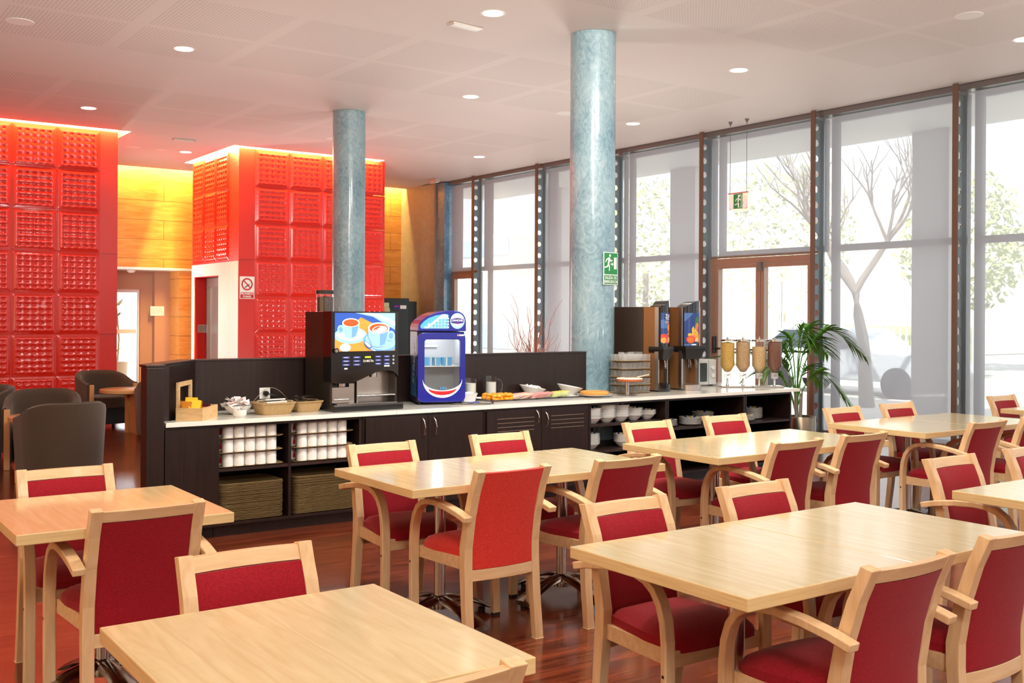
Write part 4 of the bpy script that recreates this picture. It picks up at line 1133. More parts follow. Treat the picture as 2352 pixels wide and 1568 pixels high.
# bowl of sugar packets
rb = MB().lathe([(.04, 0), (.043, .004), (.075, .022), (.098, .06), (.10, .066), (.097, .066), (.07, .028), (.001, .012)], (0, 0, 0), 32, caps=False).build('sugar_bowl', CERAM, None, 50, loc=(2.725, 7.26, Z)); tag(rb, 'round white bowl heaped with sugar packets beside the pine box', 'bowl')
b = MB(); b.grid(4, 4, lambda u, v: ((u - .5) * .075, (v - .5) * .05, .004 * math.sin(u * PI) * math.sin(v * PI))); b.grid(4, 4, lambda u, v: ((u - .5) * .075, (v - .5) * .05, -.004 * math.sin(u * PI) * math.sin(v * PI)), flip=True)
b.add([(x, y, .0046) for x, y in ell(.008, 0, .014, .009, 12)], [tuple(range(12))], 1)
PK = b.mesh('sugar_packet', [mat('paper_white', (244, 240, 236), .5), RED])
PKW = sachet(MATS['paper_white'], 'sugar_stick', .012, .06)
for k in range(40):
    a = rnd.uniform(0, 2 * PI); lay = k // 12; rr = [.085, .07, .05, .03][lay] * rnd.uniform(.55, 1.05)
    s_ = inst(PK, 'sugar_packet', (2.725 + rr * math.cos(a), 7.26 + rr * math.sin(a), Z + .062 + .014 * lay + rnd.uniform(0, .012)), rnd.uniform(0, 6), 'white sugar packet with red mark heaped in the round bowl', 'packet', 'sugar packets heaped in the round bowl')
    s_.rotation_euler.x = rnd.uniform(-.7, .7); s_.rotation_euler.y = rnd.uniform(-.5, .5)
cu_ = MB().lathe([(.034, 0), (.037, .004), (.041, .01), (.046, .016), (.047, .052), (.044, .052), (.043, .016), (.001, .01)], (0, 0, 0), 28, caps=False).build('sugar_cup', CERAM, None, 50, loc=(2.665, 7.06, Z)); tag(cu_, 'small white cup of sugar sticks in front of the sugar bowl', 'cup')
for k in range(12):
    a = rnd.uniform(0, 2 * PI); rr = rnd.uniform(0, .028)
    s_ = inst(PKW, 'sugar_stick', (2.665 + rr * math.cos(a), 7.06 + rr * math.sin(a), Z + .014), rnd.uniform(0, 6), 'white sugar stick standing in the small white cup', 'packet', 'sugar sticks in the small cup'); s_.rotation_euler.x = rnd.uniform(-.25, .25)
# baskets
def basket(name, label, x, y, rz, w_, d_, h_):
    q = thing(name, label, 'basket', (x, y, Z), rz)
    b = MB(); lo, hi, n_ = rrect(w_ * .78, d_ * .74, .03, 4), [], 0
    hi = rrect(w_, d_, .02, 4); m_ = len(lo); L = 6; vs = []
    for k in range(L + 1):
        t = k / L
        for i in range(m_):
            x_, y_ = lo[i][0] + (hi[i][0] - lo[i][0]) * t ** .8, lo[i][1] + (hi[i][1] - lo[i][1]) * t ** .8
            vs.append((x_, y_, h_ * t * (1 + .10 * t * (abs(x_) / (w_ / 2)) * (abs(y_) / (d_ / 2)))))
    fs = [(k * m_ + i, k * m_ + (i + 1) % m_, (k + 1) * m_ + (i + 1) % m_, (k + 1) * m_ + i) for k in range(L) for i in range(m_)] + [tuple(range(m_))[::-1]]
    b.add(vs, fs); vi = [(v[0] * .96, v[1] * .95, v[2] + .004) for v in vs]; b.add(vi, [f_[::-1] for f_ in fs])
    b.build('woven_body', WICK, q, 40)
    MB().tube([vs[L * m_ + i] for i in range(m_)], .006, 6, closed=True).build('woven_rim', WICK, q, 60)
    return q
basket('wicker_basket', 'pale wicker basket with folded paper napkins', 2.955, 7.17, .04, .27, .20, .075)
basket('wicker_basket', 'pale wicker basket of cutlery beside the coffee machine', 3.225, 7.23, .05, .215, .19, .07)
NAP = mat('napkin', (240, 236, 224), .7)
for k in range(5):
    s_ = MB().box(-.08, .08, -.065, .065, 0, .010).build('napkin', NAP, None, bevel=.003, loc=(2.94 + .012 * (k % 2), 7.17, Z + .045 + .0125 * k), rz=rnd.uniform(-.15, .15))
    tag(s_, 'folded cream paper napkin in the basket, %s from the bottom' % ORD[k], 'napkin', 'napkins in the basket'); s_.rotation_euler.x = -.12 if k == 4 else 0
q = thing('wire_holder', 'thin metal wire hoop arching over the napkin basket', 'holder', (2.955, 7.19, Z), 0)
MB().tube([(-.15 + .30 * i / 14, .02, .07 + .115 * math.sin(PI * i / 14)) for i in range(15)], .002, 6).build('wire_hoop', STEEL, q, 60)
MB().sphere((.155, .015, .075), .017, 12).build('end_ball', STEEL, q, 60)
def spoon(mt):
    b = MB(); b.tube([(0, -.1, 0), (0, -.03, .006), (0, .03, .003)], None, flat=[(.014, .003), (.006, .003), (.008, .003)]); b.sphere((0, .05, .003), .02, 10, 0, (.8, 1.2, .22)); return b.mesh('cutlery', mt, 50)
FKB, FKS = spoon(BLACKG), spoon(STEEL)
for k in range(16):
    s_ = inst(FKB if k % 4 else FKS, 'spoon', (3.225 + rnd.uniform(-.03, .03), 7.23 + rnd.uniform(-.03, .03), Z + .06 + .0035 * k), rnd.uniform(-.9, .9) + PI / 2, '%s spoon lying in the heap in the cutlery basket' % ('black handled' if k % 4 else 'steel'), 'spoon', 'black spoons in the cutlery basket' if k % 4 else 'steel spoons in the cutlery basket')
# wall socket with plug
q = thing('wall_socket', 'white wall socket with black plug on the dark back panel', 'socket', (3.06, 7.599, .917))
MB().box(-.042, .042, -.012, -.0005, -.042, .042).build('socket_plate', SIGNW, q, bevel=.003)
MB().box(-.03, .03, -.014, -.0125, -.03, .03).build('socket_insert', CERAM, q)
o = MB(); o.lathe([(.02, 0), (.02, .03), (.012, .05)], (0, 0, 0), 14); pl = o.build('plug', BLACKP, q, 40); pl.location = (0, -.015, 0); pl.rotation_euler.x = PI / 2
MB().tube([(0, -.06, 0), (.03, -.08, -.008), (.10, -.07, -.03), (.2, -.05, -.07), (.29, -.03, -.11)], .005, 8).build('power_cord', BLACKP, q, 60)

# coffee machine
q = thing('coffee_machine', 'black coffee machine with lit cup picture and bean hopper on the worktop', 'coffee machine', (3.65, 7.11, Z))
MB().box(-.28, .28, .0, .44, .02, .735).build('body', BLACKP, q, bevel=.006) if False else None
b = MB(); b.box(-.28, .28, .12, .44, .02, .735); b.box(-.28, -.262, -.0, .12, .02, .735); b.box(.262, .28, 0, .12, .02, .735); b.build('body', mat('brown_black_side', (38, 30, 24), .3), q)
prof = [(-.262, .735), (-.262, .225)]
for i in range(13):
    t = i / 12; prof.append((-.262 + .524 * t, .225 + .095 / (1 + math.exp(-(t - .52) * 11)) - (.06 * max(0, t - .9) / .1)))
prof = [(-.2805, .738), (-.2805, .215), (-.24, .205), (-.16, .203), (-.09, .212), (-.03, .232), (.03, .258), (.09, .280), (.15, .292), (.20, .292), (.235, .285), (.262, .268), (.2805, .24), (.2805, .738)]
MB().prism(prof[::-1], -.02, .119, ax='y').build('front_door', BLACKG, q)
b = MB(); b.box(-.262, .262, .10, .119, .05, .32); b.box(-.262, -.115, -.0, .10, .06, .175); b.box(-.115, -.07, .02, .1, .055, .2); b.box(-.06, -.052, .0, .1, .05, .22); b.build('steel_recess', STEEL, q)
b = MB(); b.box(-.05, .26, .02, .1, .098, .112); b.tube([(-.06, .0, .105), (.262, .0, .105)], .006, 8); b.tube([(-.25, -.005, .085), (-.13, -.005, .085)], .004, 8); b.box(-.25, .25, -.06, .0, .049, .056); b.build('drip_grid', CHROME, q, 50)
b = MB(); b.box(-.29, .29, -.09, .11, .0, .048); b.build('drip_tray', BLACKP, q, bevel=.008)
b = MB(); b.cyl((-.17, .04, .178), .035, .03, 16); b.cyl((.09, .03, .243), .03, .035, 16); b.build('spout', CHROME, q, 40)
b = MB(); b.cyl((0, 0, 0), .009, .012, 12)
for s_ in ((-.26, .42), (.26, -.05), (-.26, -.05)): pass
MB().box(-.262, .262, -.0206, -.0201, .68, .734).build('header_band', BLACKG, q)
CB, CB2, CW, CO, COF, FOAM, CSH = [mat(n_, c_, .3, emit=c_, es=.32) for n_, c_ in (('picture_blue', (40, 84, 176)), ('picture_pale_blue', (150, 196, 236)), ('picture_white', (236, 244, 250)), ('picture_orange', (240, 150, 60)), ('picture_coffee', (204, 84, 30)), ('picture_foam', (246, 232, 222)), ('picture_cup_shade', (108, 160, 220)))]
a = Art((0, -.0208, 0), (1, 0, 0), (0, 0, 1))
x0, x1, y0, y1 = -.253, .25, .442, .728
a.rect(x0, x1, y0, y1, 1, 0)
def clip(poly):
    for ax, lim, sg in ((0, x0, 1), (0, x1, -1), (1, y0, 1), (1, y1, -1)):
        out = []
        for i in range(len(poly)):
            p, r_ = poly[i - 1], poly[i]; ip, ir = sg * (p[ax] - lim) >= 0, sg * (r_[ax] - lim) >= 0
            if ip != ir:
                t = (lim - p[ax]) / (r_[ax] - p[ax]); out.append((p[0] + t * (r_[0] - p[0]), p[1] + t * (r_[1] - p[1])))
            if ir: out.append(r_)
        poly = out
        if not poly: return poly
    return poly
def P(poly, lay, mi):
    poly = clip(poly)
    if len(poly) > 2: a.poly(poly, lay, mi)
P([(-.10, .73), (.06, .70), (.25, .60), (.25, .73)], 2, 1); P([(-.04, .73), (.10, .70), (.25, .63), (.25, .665), (.12, .715), (.0, .735)], 3, 2)
P([(-.26, .53), (-.04, .695), (.26, .56), (.26, .43), (-.26, .43)], 2, 3)
P([(-.20, .44), (.25, .44), (.25, .50), (-.05, .53)], 3, 3)
P(ell(-.125, .56, .135, .062), 4, 1); P(ell(-.125, .568, .115, .048), 5, 2)
P(ell(.125, .508, .148, .08, rot=-.12), 6, 6); P(ell(.125, .516, .13, .066, rot=-.12), 7, 1)
def cup(cx_, cy_, r, h, lay, cof, handle):
    P(ell(cx_ + handle * r * 1.15, cy_ - h * .45, r * .38, h * .3), lay, 1); P(ell(cx_ + handle * r * 1.15, cy_ - h * .45, r * .2, h * .17), lay + 1, 6)
    body = ell(cx_, cy_, r, r * .42, 16, PI, 2 * PI)
    P([(cx_ - r, cy_), (cx_ - r * .93, cy_ - h * .5), (cx_ - r * .62, cy_ - h * .93)] + [(cx_ + r * .62 * math.cos(t), cy_ - h * .93 + r * .2 * math.sin(t)) for t in [PI + PI * i / 8 for i in range(1, 8)]] + [(cx_ + r * .62, cy_ - h * .93), (cx_ + r * .93, cy_ - h * .5), (cx_ + r, cy_)], lay + 2, 1)
    P([(cx_ + r * .1, cy_), (cx_ + r * .12, cy_ - h), (cx_ + r * .55, cy_ - h * .9), (cx_ + r * .8, cy_ - h * .4), (cx_ + r * .85, cy_)], lay + 3, 6)
    P(ell(cx_, cy_, r, r * .46), lay + 4, 2); P(ell(cx_, cy_ - r * .02, r * .86, r * .37), lay + 5, cof)
cup(-.125, .655, .072, .11, 8, 4, -1)
cup(.105, .615, .092, .135, 15, 4, 1)
P(ell(.112, .606, .064, .025, rot=.1), 21, 5); P(ell(.085, .614, .03, .008, rot=.4), 22, 4)
P(ell(.015, .487, .036, .016, rot=-.7), 22, 0); P(ell(.012, .490, .03, .011, rot=-.7), 23, 2)
P([(.035, .47), (.06, .452), (.08, .443), (.07, .44), (.03, .462)], 22, 2)
P(ell(-.17, .47, .045, .03), 9, 2)
a.build('lit_picture', [CB, CB2, CW, CO, COF, FOAM, CSH], q)
BTN = [mat('button_blue', (44, 66, 150), .3), SIGNW, mat('display_green', (176, 204, 40), .3, emit=(176, 204, 40), es=.5), CHROME, STEEL, BLACKP]
def art(): return Art((0, -.0208, 0), (1, 0, 0), (0, 0, 1))
for cx_ in (-.16, -.072, .107, .182):
    for k in range(3):
        zz = .396 - .027 * k - (.0 if cx_ < 0 else -.003); w_ = .031 if cx_ < 0 else .027
        a = art(); a.poly([(cx_ + x, zz + y) for x, y in rrect(2 * w_, .0155, .004, 2)], 1, 0); a.rect(cx_ - w_ * .6, cx_ + w_ * .6, zz - .002, zz + .002, 2, 1); a.build('button', BTN, q)
for k in range(3): a = art(); a.poly(ell(.238, .40 - .027 * k, .0075, .0075, 16), 1, 1); a.poly(ell(.238, .40 - .027 * k, .0045, .0045, 12), 2, 5); a.build('round_button', BTN, q)
a = art(); a.rect(-.005, .045, .390, .403, 1, 2); a.build('display', BTN, q)
for r_ in ((-.175, -.148, .308, .319), (.158, .205, .322, .333)): a = art(); a.rect(*r_, 1, 1); a.build('white_label', BTN, q)
a = art(); a.text('NECTA', .021, .034, .367, 1, 1, 1.0, .03); a.poly([(-.022, .36), (-.002, .357), (-.004, .376), (-.019, .378)], 1, 4); a.build('maker_lettering', BTN, q)
a = art(); a.poly(ell(-.245, .448, .02, .02, 20), 26, 5); a.poly(ell(-.245, .448, .011, .011, 16), 27, 3); a.poly([(-.249, .444), (-.247, .442), (-.241, .452), (-.243, .454)], 28, 5); a.build('lock', BTN, q)
hp = MB().lathe([(.066, .0), (.066, .135)], (-.205, .25, .736), 32, caps=False).build('hopper', CLEAR, q, 40)
MB().lathe([(.06, .002), (.061, .11), (.001, .118)], (-.205, .25, .736), 28).build('coffee_beans', mat('beans', (56, 30, 16), .35, noise=(130, .5), bump=(120, 1)), hp, 40)
MB().lathe([(.070, .135), (.070, .16), (.066, .163)], (-.205, .25, .736), 32).build('hopper_lid', BLACKP, hp, 40)

# display fridge
FZ = .035
q = thing('display_fridge', 'small blue glass door yogurt fridge with smile graphic on the worktop', 'fridge', (4.372, 7.175, Z), math.radians(-20))
wd, dp = .192, .37
b = MB(); 
b.box(-wd, wd, .04, .06, .02, .58); b.box(-wd, -wd + .02, .06, dp, .02, .58); b.box(wd - .02, wd, .06, dp, .02, .58); b.box(-wd + .02, wd - .02, dp - .02, dp, .02, .58); b.box(-wd + .02, wd - .02, .06, dp - .02, .02, .06); b.box(-wd + .02, wd - .02, .06, dp - .02, .56, .58)
b2_ = MB(); b2_.box(-wd, -wd + .02, .045, dp, .02, .58); b2_.box(wd - .02, wd, .045, dp, .02, .58); b2_.box(-wd + .02, wd - .02, dp - .02, dp, .02, .58); b2_.box(-wd + .02, wd - .02, .045, dp - .02, .02, .06); b2_.box(-wd + .02, wd - .02, .045, dp - .02, .56, .58)
b2_.build('cabinet', mat('dark_navy', (16, 20, 66), .3), q)
LIN = mat('fridge_lining', (214, 218, 220), .4)
b = MB(); b.box(-wd + .021, -wd + .024, .05, dp - .021, .061, .559); b.box(wd - .024, wd - .021, .05, dp - .021, .061, .559); b.box(-wd + .024, wd - .024, dp - .024, dp - .021, .061, .559); b.box(-wd + .024, wd - .024, .05, dp - .03, .0605, .066); b.build('lining', LIN, q)
MB().box(-wd + .025, wd - .03, .07, dp - .03, .30, .306).build('wire_shelf', SIGNW, q); MB().box(-wd + .025, .02, dp - .06, dp - .03, .45, .47).build('inner_ledge', SIGNW, q)
# head with curved outline
hd = [(-wd - .002, .585), (wd + .006, .585), (wd + .006, .66), (wd, .695), (wd - .018, .725), (wd - .05, .745), (wd - .09, .752), (.02, .748), (-.05, .735), (-.11, .712), (-.16, .675), (-.185, .645), (-wd - .002, .615)]
MB().prism(hd[::-1][::-1], .0, dp, ax='y').build('head', NAVY, q, bevel=.006)
a = Art((0, -.001, 0), (1, 0, 0), (0, 0, 1))
win = [(-.165, .607), (.045, .607), (.052, .613), (.045, .632), (.038, .655), (.040, .675), (.052, .700), (.055, .712), (.045, .722), (.02, .723), (-.05, .712), (-.105, .692), (-.145, .665), (-.172, .635), (-.175, .617)]
a.poly(win, 1, 0)
for i in range(9):
    for j in range(5):
        cx_, cz_ = -.16 + .026 * i, .618 + .023 * j
        lim_ = .607 + .115 * (1 - ((-cx_ + .05) / .235) ** 2) if cx_ < .05 else 0
        if cz_ + .01 < lim_ - .012: a.poly([(cx_ + x, cz_ + y) for x, y in rrect(.018, .017, .004, 2)], 2, 1)
a.poly([(-.14, .608), (-.115, .608), (.03, .72), (.0, .72)], 3, 2); a.poly(ell(.022, .702, .026, .017, 18), 3, 2)
a.poly(ell(.125, .668, .058, .063, 36), 1, 1); a.poly(ell(.125, .69, .045, .03, 28), 2, 2)
bad = [(.075, .652), (.125, .644), (.175, .652), (.175, .684), (.125, .692), (.075, .684)]
a.poly([(.125 + (x - .125) * 1.1, .668 + (y - .668) * 1.15) for x, y in bad], 3, 2); a.poly(bad, 4, 3)
a.text('DANONE', .0235, .125, .6715, 5, 2, .86, .03)
a.poly([(.10, .657), (.125, .651), (.15, .657), (.125, .6545)], 5, 4); a.text('STREET', .023, .125, .633, 5, 2, .9, .04)
a.build('head_graphic', [SKYB, SKYB2, SIGNW, NAVY, RED], q)
# door: rounded frame ring round a window
out_ = rrect(2 * wd + .004, .555, .045, 6, 0, .2975)
b = MB()
inn = [(-.125, .515 + 0), (.13, .515)]
inn = []
wl, wr, wb, wt_ = -.138, .150, .118, .52
for (cx_, cz_, r, a0) in ((wr - .075, wb + .075, .075, -PI / 2), (wr - .02, wt_ - .02, .02, 0), (wl + .02, wt_ - .02, .02, PI / 2), (wl + .075, wb + .075, .075, PI)):
    for i in range(7): inn.append((cx_ + r * math.cos(a0 + PI / 2 * i / 6), cz_ + r * math.sin(a0 + PI / 2 * i / 6)))
n_ = len(inn); 
outm = [out_[(i) % n_] for i in range(n_)]
vs = [(x, .0, z) for x, z in outm] + [(x, .0, z) for x, z in inn] + [(x, .04, z) for x, z in outm] + [(x, .04, z) for x, z in inn]
fs = []
for i in range(n_):
    j = (i + 1) % n_; fs += [(i, j, n_ + j, n_ + i), (2 * n_ + i, 3 * n_ + i, 3 * n_ + j, 2 * n_ + j), (j, i, 2 * n_ + i, 2 * n_ + j), (n_ + i, n_ + j, 3 * n_ + j, 3 * n_ + i)]
dr = b.add(vs, fs).build('door', NAVY, q, bevel=.006, seg=3)
MB().add([(x, .02, z) for x, z in inn], [tuple(range(n_))]).build('glass_pane', CLEAR, dr)
MB().box(-wd - .012, -wd - .001, .005, .03, .22, .36).build('handle', mat('navy_grip', (10, 14, 60), .3), dr, bevel=.003)
a = Art((0, -.0015, 0), (1, 0, 0), (0, 0, 1))
def arc(cx_, cy_, rx, ry, a0, a1, n__=24): return [(cx_ + rx * math.cos(a0 + (a1 - a0) * i / n__), cy_ + ry * math.sin(a0 + (a1 - a0) * i / n__)) for i in range(n__ + 1)]
lo_, hi_ = arc(.006, .20, .160, .145, PI, 2 * PI), arc(.006, .20, .158, .085, PI, 2 * PI)
for i in range(24): a.poly([lo_[i], lo_[i + 1], hi_[i + 1], hi_[i]], 1, 0)
a.build('smile', [SIGNW, RED], dr); a = Art((0, -.0015, 0), (1, 0, 0), (0, 0, 1))
lo_, hi_ = arc(.006, .135, .115, .058, PI, 2 * PI), arc(.006, .135, .115, .028, PI, 2 * PI)
for i in range(24): a.poly([lo_[i], lo_[i + 1], hi_[i + 1], hi_[i]], 2, 1)
a.build('red_lips', [SIGNW, RED], dr); a = Art((0, -.0015, 0), (1, 0, 0), (0, 0, 1)); a.rect(.125, .18, .548, .560, 1, 0); a.rect(.128, .14, .550, .558, 2, 1); a.build('sticker', [SIGNW, RED], dr)
a = Art((-wd - .001, .19, .3), (0, -1, 0), (0, 0, 1)); a.rect(-.14, .13, -.24, .24, 1, 0)
for i in range(6):
    for j in range(4): a.poly([(-.115 + .045 * i + x, -.22 + .042 * j + y) for x, y in rrect(.034, .032, .006, 2)], 2, 1)
a.text('STREET', .11, .02, .02, 3, 2, .9, .03, 0, PI / 2 - .2); a.build('side_graphic', [mat('side_graphic_blue', (50, 110, 170), .35), mat('side_graphic_pale', (80, 140, 190), .35), SIGNW], q)
light('fridge_lamp', 'POINT', (0, .16, .53), 1.6, (1, 1, 1), size=.03, parent=q)
o = MB()
for (x, y) in ((-.17, .06), (.17, .06), (-.17, .33), (.17, .33)): o.cyl((x, y, 0), .012, .02, 10)
o.build('feet', BLACKP, q)
YG, YGL = mat('yogurt_pot_blue', (96, 172, 216), .35), mat('yogurt_pot_print', (232, 226, 214), .35)
b = MB(); b.lathe([(.024, 0), (.029, .002), (.032, .066), (.034, .068), (.001, .069)], (0, 0, 0), 16); b.mi = [0 if i % 5 else 1 for i in range(len(b.f))]; 
YOG = b.mesh('yogurt_pot', [YG, YGL, RED], 40)
MI = Matrix.Translation(q.location) @ Matrix.Rotation(math.radians(-20), 4, 'Z')
for k, (x, y, z) in enumerate([(-.12, .10, .3065), (-.078, .13, .3065), (-.02, .10, .3065), (.045, .11, .3065), (.085, .16, .3065), (-.10, .09, .0665), (.03, .11, .0665)]):
    p_ = MI @ Vector((x, y, z)); inst(YOG, 'yogurt_pot', p_, k, 'blue yogurt pot in the fridge, %s from left on the %s' % (ORD[k if k < 5 else k - 5], 'shelf' if k < 5 else 'bottom'), 'yogurt', 'yogurt pots in the fridge')

# ---------------------------------------------------------------- right half of the worktop
q = thing('square_bowl', 'white square bowl standing on a white tray right of the fridge', 'bowl', (4.66, 7.24, Z + .0105), math.radians(-25))
b = MB(); lo, hi = rrect(.11, .11, .02, 4), rrect(.155, .155, .03, 4); n_ = len(lo)
def ringz(ring, z, s_=1): return [(x * s_, y * s_, z) for x, y in ring]
vs = ringz(lo, 0) + ringz(hi, .07) + ringz(hi, .07, .95) + ringz(lo, .008, .93)
b.add(vs, [tuple(range(n_))[::-1]] + [(k * n_ + i, k * n_ + (i + 1) % n_, (k + 1) * n_ + (i + 1) % n_, (k + 1) * n_ + i) for k in range(3) for i in range(n_)] + [tuple(range(3 * n_, 4 * n_))]); b.build('bowl_body', CERAM, q, 40)
MB().box(-.05, .05, -.05, .05, .03, .05).build('fresh_cheese', mat('white_cheese', (236, 240, 226), .6), q, bevel=.01)
b = MB(); o_, i_ = rrect(.34, .2, .02, 4), rrect(.30, .16, .02, 4); n_ = len(o_); b.add([(x, y, .01) for x, y in o_] + [(x, y, .004) for x, y in i_] + [(x * .9, y * .9, 0) for x, y in i_], [tuple(range(n_, 2 * n_))] + [(i, (i + 1) % n_, n_ + (i + 1) % n_, n_ + i) for i in range(n_)][::1] + [((i + 1) % n_, i, 2 * n_ + i, 2 * n_ + (i + 1) % n_) for i in range(n_)] + [tuple(range(2 * n_, 3 * n_))[::-1]])
tag(b.build('white_tray', CERAM, None, 30, loc=(4.63, 7.16, Z), rz=math.radians(-25)), 'flat white tray under the square bowl right of the fridge', 'tray')
q = thing('serving_spoon', 'steel spoon with blue handle lying on the white tray', 'spoon', (4.66, 7.07, Z + .011), math.radians(-10))
MB().tube([(-.09, 0, .002), (-.03, 0, .006), (0, 0, .005)], .006, 8).build('handle', NAVY, q, 60); MB().sphere((.03, 0, .006), .024, 10, 0, (1.2, .8, .25)).build('spoon_bowl', STEEL, q, 60)
MILK = mat('milk', (246, 242, 230), .35)
def jug(label, x, y, rz, milk_h):
    q = thing('milk_jug', label, 'jug', (x, y, Z), rz)
    MB().lathe([(.047, 0), (.050, .004), (.050, .165), (.052, .19), (.049, .19), (.047, .165), (.047, .008), (.001, .006)], (0, 0, 0), 28, caps=False).build('glass_body', CLEAR, q, 50)
    MB().lathe([(.001, .009), (.0455, .009), (.0455, milk_h), (.001, milk_h)], (0, 0, 0), 28).build('milk', MILK, q, 40)
    MB().tube([(.05, 0, .165), (.085, 0, .16), (.10, 0, .12), (.095, 0, .07), (.075, 0, .04), (.05, 0, .035)], .007, 8).build('glass_handle', CLEAR, q, 60)
jug('glass jug of milk standing next to the white square bowl', 4.745, 7.33, 3.6, .15)
jug('glass jug of milk with its handle to the right, behind the peaches', 5.065, 7.50, -.5, .14)
# steel tray of cold dishes
q = thing('cold_tray', 'shallow steel cooling tray set on the worktop with peaches, ham and cheese', 'tray', (5.26, 7.26, Z))
b = MB(); b.box(-.46, .46, -.20, .20, 0, .006); b.box(-.47, .47, -.21, -.20, 0, .014); b.box(-.47, .47, .20, .21, 0, .014); b.box(-.47, -.46, -.20, .20, 0, .014); b.box(.46, .47, -.20, .20, 0, .014); b.build('tray_body', STEEL, q)
ZT = Z + .0065
def dish(x, y, w_, d_, label):
    b = MB(); o_, i_ = rrect(w_, d_, .02, 3), rrect(w_ - .03, d_ - .03, .015, 3); n_ = len(o_)
    b.add([(xx, yy, .016) for xx, yy in o_] + [(xx, yy, .006) for xx, yy in i_] + [(xx * .96, yy * .96, 0) for xx, yy in i_], [(i, (i + 1) % n_, n_ + (i + 1) % n_, n_ + i) for i in range(n_)] + [tuple(range(n_, 2 * n_))] + [((i + 1) % n_, i, 2 * n_ + i, 2 * n_ + (i + 1) % n_) for i in range(n_)] + [tuple(range(2 * n_, 3 * n_))[::-1]])
    o = b.build('white_dish', CERAM, None, 30, loc=(x, y, ZT)); tag(o, label, 'dish')
dish(4.915, 7.26, .22, .36, 'white dish under the peach halves on the steel tray'); dish(5.15, 7.27, .22, .36, 'white dish under the pale cooked ham slices'); dish(5.38, 7.27, .22, .36, 'white dish under the pink sausage slices'); dish(5.61, 7.27, .22, .36, 'white dish under the cucumber and cheese slices')
PEA = mat('peach', (244, 156, 22), .2, coat=.5, noise=(30, .2)); b = MB(); b.sphere((0, 0, 0), .03, 12, 0, (1, .9, .6)); PM_ = b.mesh('peach_half', PEA, 60)
for k in range(26):
    lay = k // 15; x = 4.835 + .04 * (k % 5) - .01 * lay + (.02 if lay else 0); y = 7.12 + .07 * ((k // 5) % 3) + rnd.uniform(-.01, .01)
    s_ = inst(PM_, 'peach_half', (x + rnd.uniform(-.006, .006), y, ZT + .024 + .026 * lay), rnd.uniform(0, 6), 'shiny orange peach half in the pile of peaches on the steel tray', 'peach', 'peach halves piled on the steel tray'); s_.rotation_euler.x = rnd.uniform(-.6, .6); s_.scale = (1, 1, rnd.uniform(.8, 1.1))
def slices(nm, col, x0, n_, dx, w_, d_, th, cat, desc, y=7.20, rn=.0, tilt=-.35, two=0):
    mt = mat(nm + '_flesh', col, .4, noise=(70, .12)); b = MB()
    b.prism(rrect(w_, d_, min(w_, d_) * (.48 if rn else .12), 5), -th / 2, th / 2); me = b.mesh(nm, mt, 40)
    for k in range(n_):
        s_ = inst(me, nm, (x0 + dx * k, y + rnd.uniform(-.006, .006) + two * (k % 3), ZT + .026 + .0012 * k), rnd.uniform(-.15, .15), '%s, %s from the left' % (desc, ORD[k]), cat, desc.split(',')[0] + ' group')
        s_.rotation_euler.y = tilt
slices('turkey_slice', (238, 204, 186), 5.075, 6, .026, .11, .14, .003, 'ham', 'pale cooked ham slice on the steel tray')
slices('mortadella_slice', (222, 160, 156), 5.27, 8, .022, .11, .13, .003, 'sausage', 'pink cooked sausage slice on the steel tray')
slices('salami_slice', (206, 130, 122), 5.20, 5, .03, .09, .09, .003, 'sausage', 'darker pink sausage slice at the back of the tray', y=7.36, rn=1)
slices('cucumber_slice', (206, 214, 150), 5.47, 9, .017, .05, .05, .005, 'vegetable', 'pale green cucumber slice on the steel tray', y=7.15, rn=1, tilt=-.8)
slices('cheese_slice', (246, 220, 120), 5.55, 6, .022, .10, .12, .004, 'cheese', 'yellow cheese slice on the steel tray', y=7.27)
# two slanted bowls
def slant_bowl(label, x, y, R, rz):
    b = MB(); n_ = 36; vs = []; prof = [(.045, 0, 0), (.05, .006, 0), (.62 * R, .035, .25), (R, .085, 1), (R * .95, .083, 1), (.6 * R, .042, .25), (.001, .012, 0)]
    for r, z, k in prof:
        for i in range(n_):
            a = 2 * PI * i / n_; vs.append((r * math.cos(a), r * math.sin(a) * .85, z - k * .022 * math.cos(a)))
    b.add(vs, [(k * n_ + i, k * n_ + (i + 1) % n_, (k + 1) * n_ + (i + 1) % n_, (k + 1) * n_ + i) for k in range(6) for i in range(n_)] + [tuple(range(n_))[::-1]])
    return tag(b.build('slanted_bowl', CERAM, None, 50, loc=(x, y, Z), rz=rz), label, 'bowl')
slant_bowl('white slanted bowl full of creamer pots, left of two by the near column', 5.49, 7.47, .12, -.55)
slant_bowl('white slanted bowl with a few butter portions, right of two by the column', 5.85, 7.40, .118, -.55)
CRM = MB().lathe([(.013, 0), (.018, .02), (.021, .021), (.021, .023), (.001, .024)], (0, 0, 0), 14).mesh('creamer_pot', mat('creamer_white', (240, 240, 240), .25), 40)
for k in range(18):
    a = k * 2.4; rr = .075 * math.sqrt((k % 9) / 9); s_ = inst(CRM, 'creamer_pot', (5.49 + rr * math.cos(a), 7.47 + rr * math.sin(a) * .8, Z + .05 + .022 * (k // 9) - .012 * math.cos(a + .55) * (rr / .08)), k, 'small white creamer pot heaped in the left slanted bowl', 'creamer', 'creamer pots in the slanted bowl'); s_.rotation_euler.x = rnd.uniform(-1, 1)
b = MB(); b.box(-.018, .018, -.012, .012, 0, .012); b.mi = [0, 1, 0, 1, 0, 0]; BUT = b.mesh('butter_portion', [SIGNW, BLU])
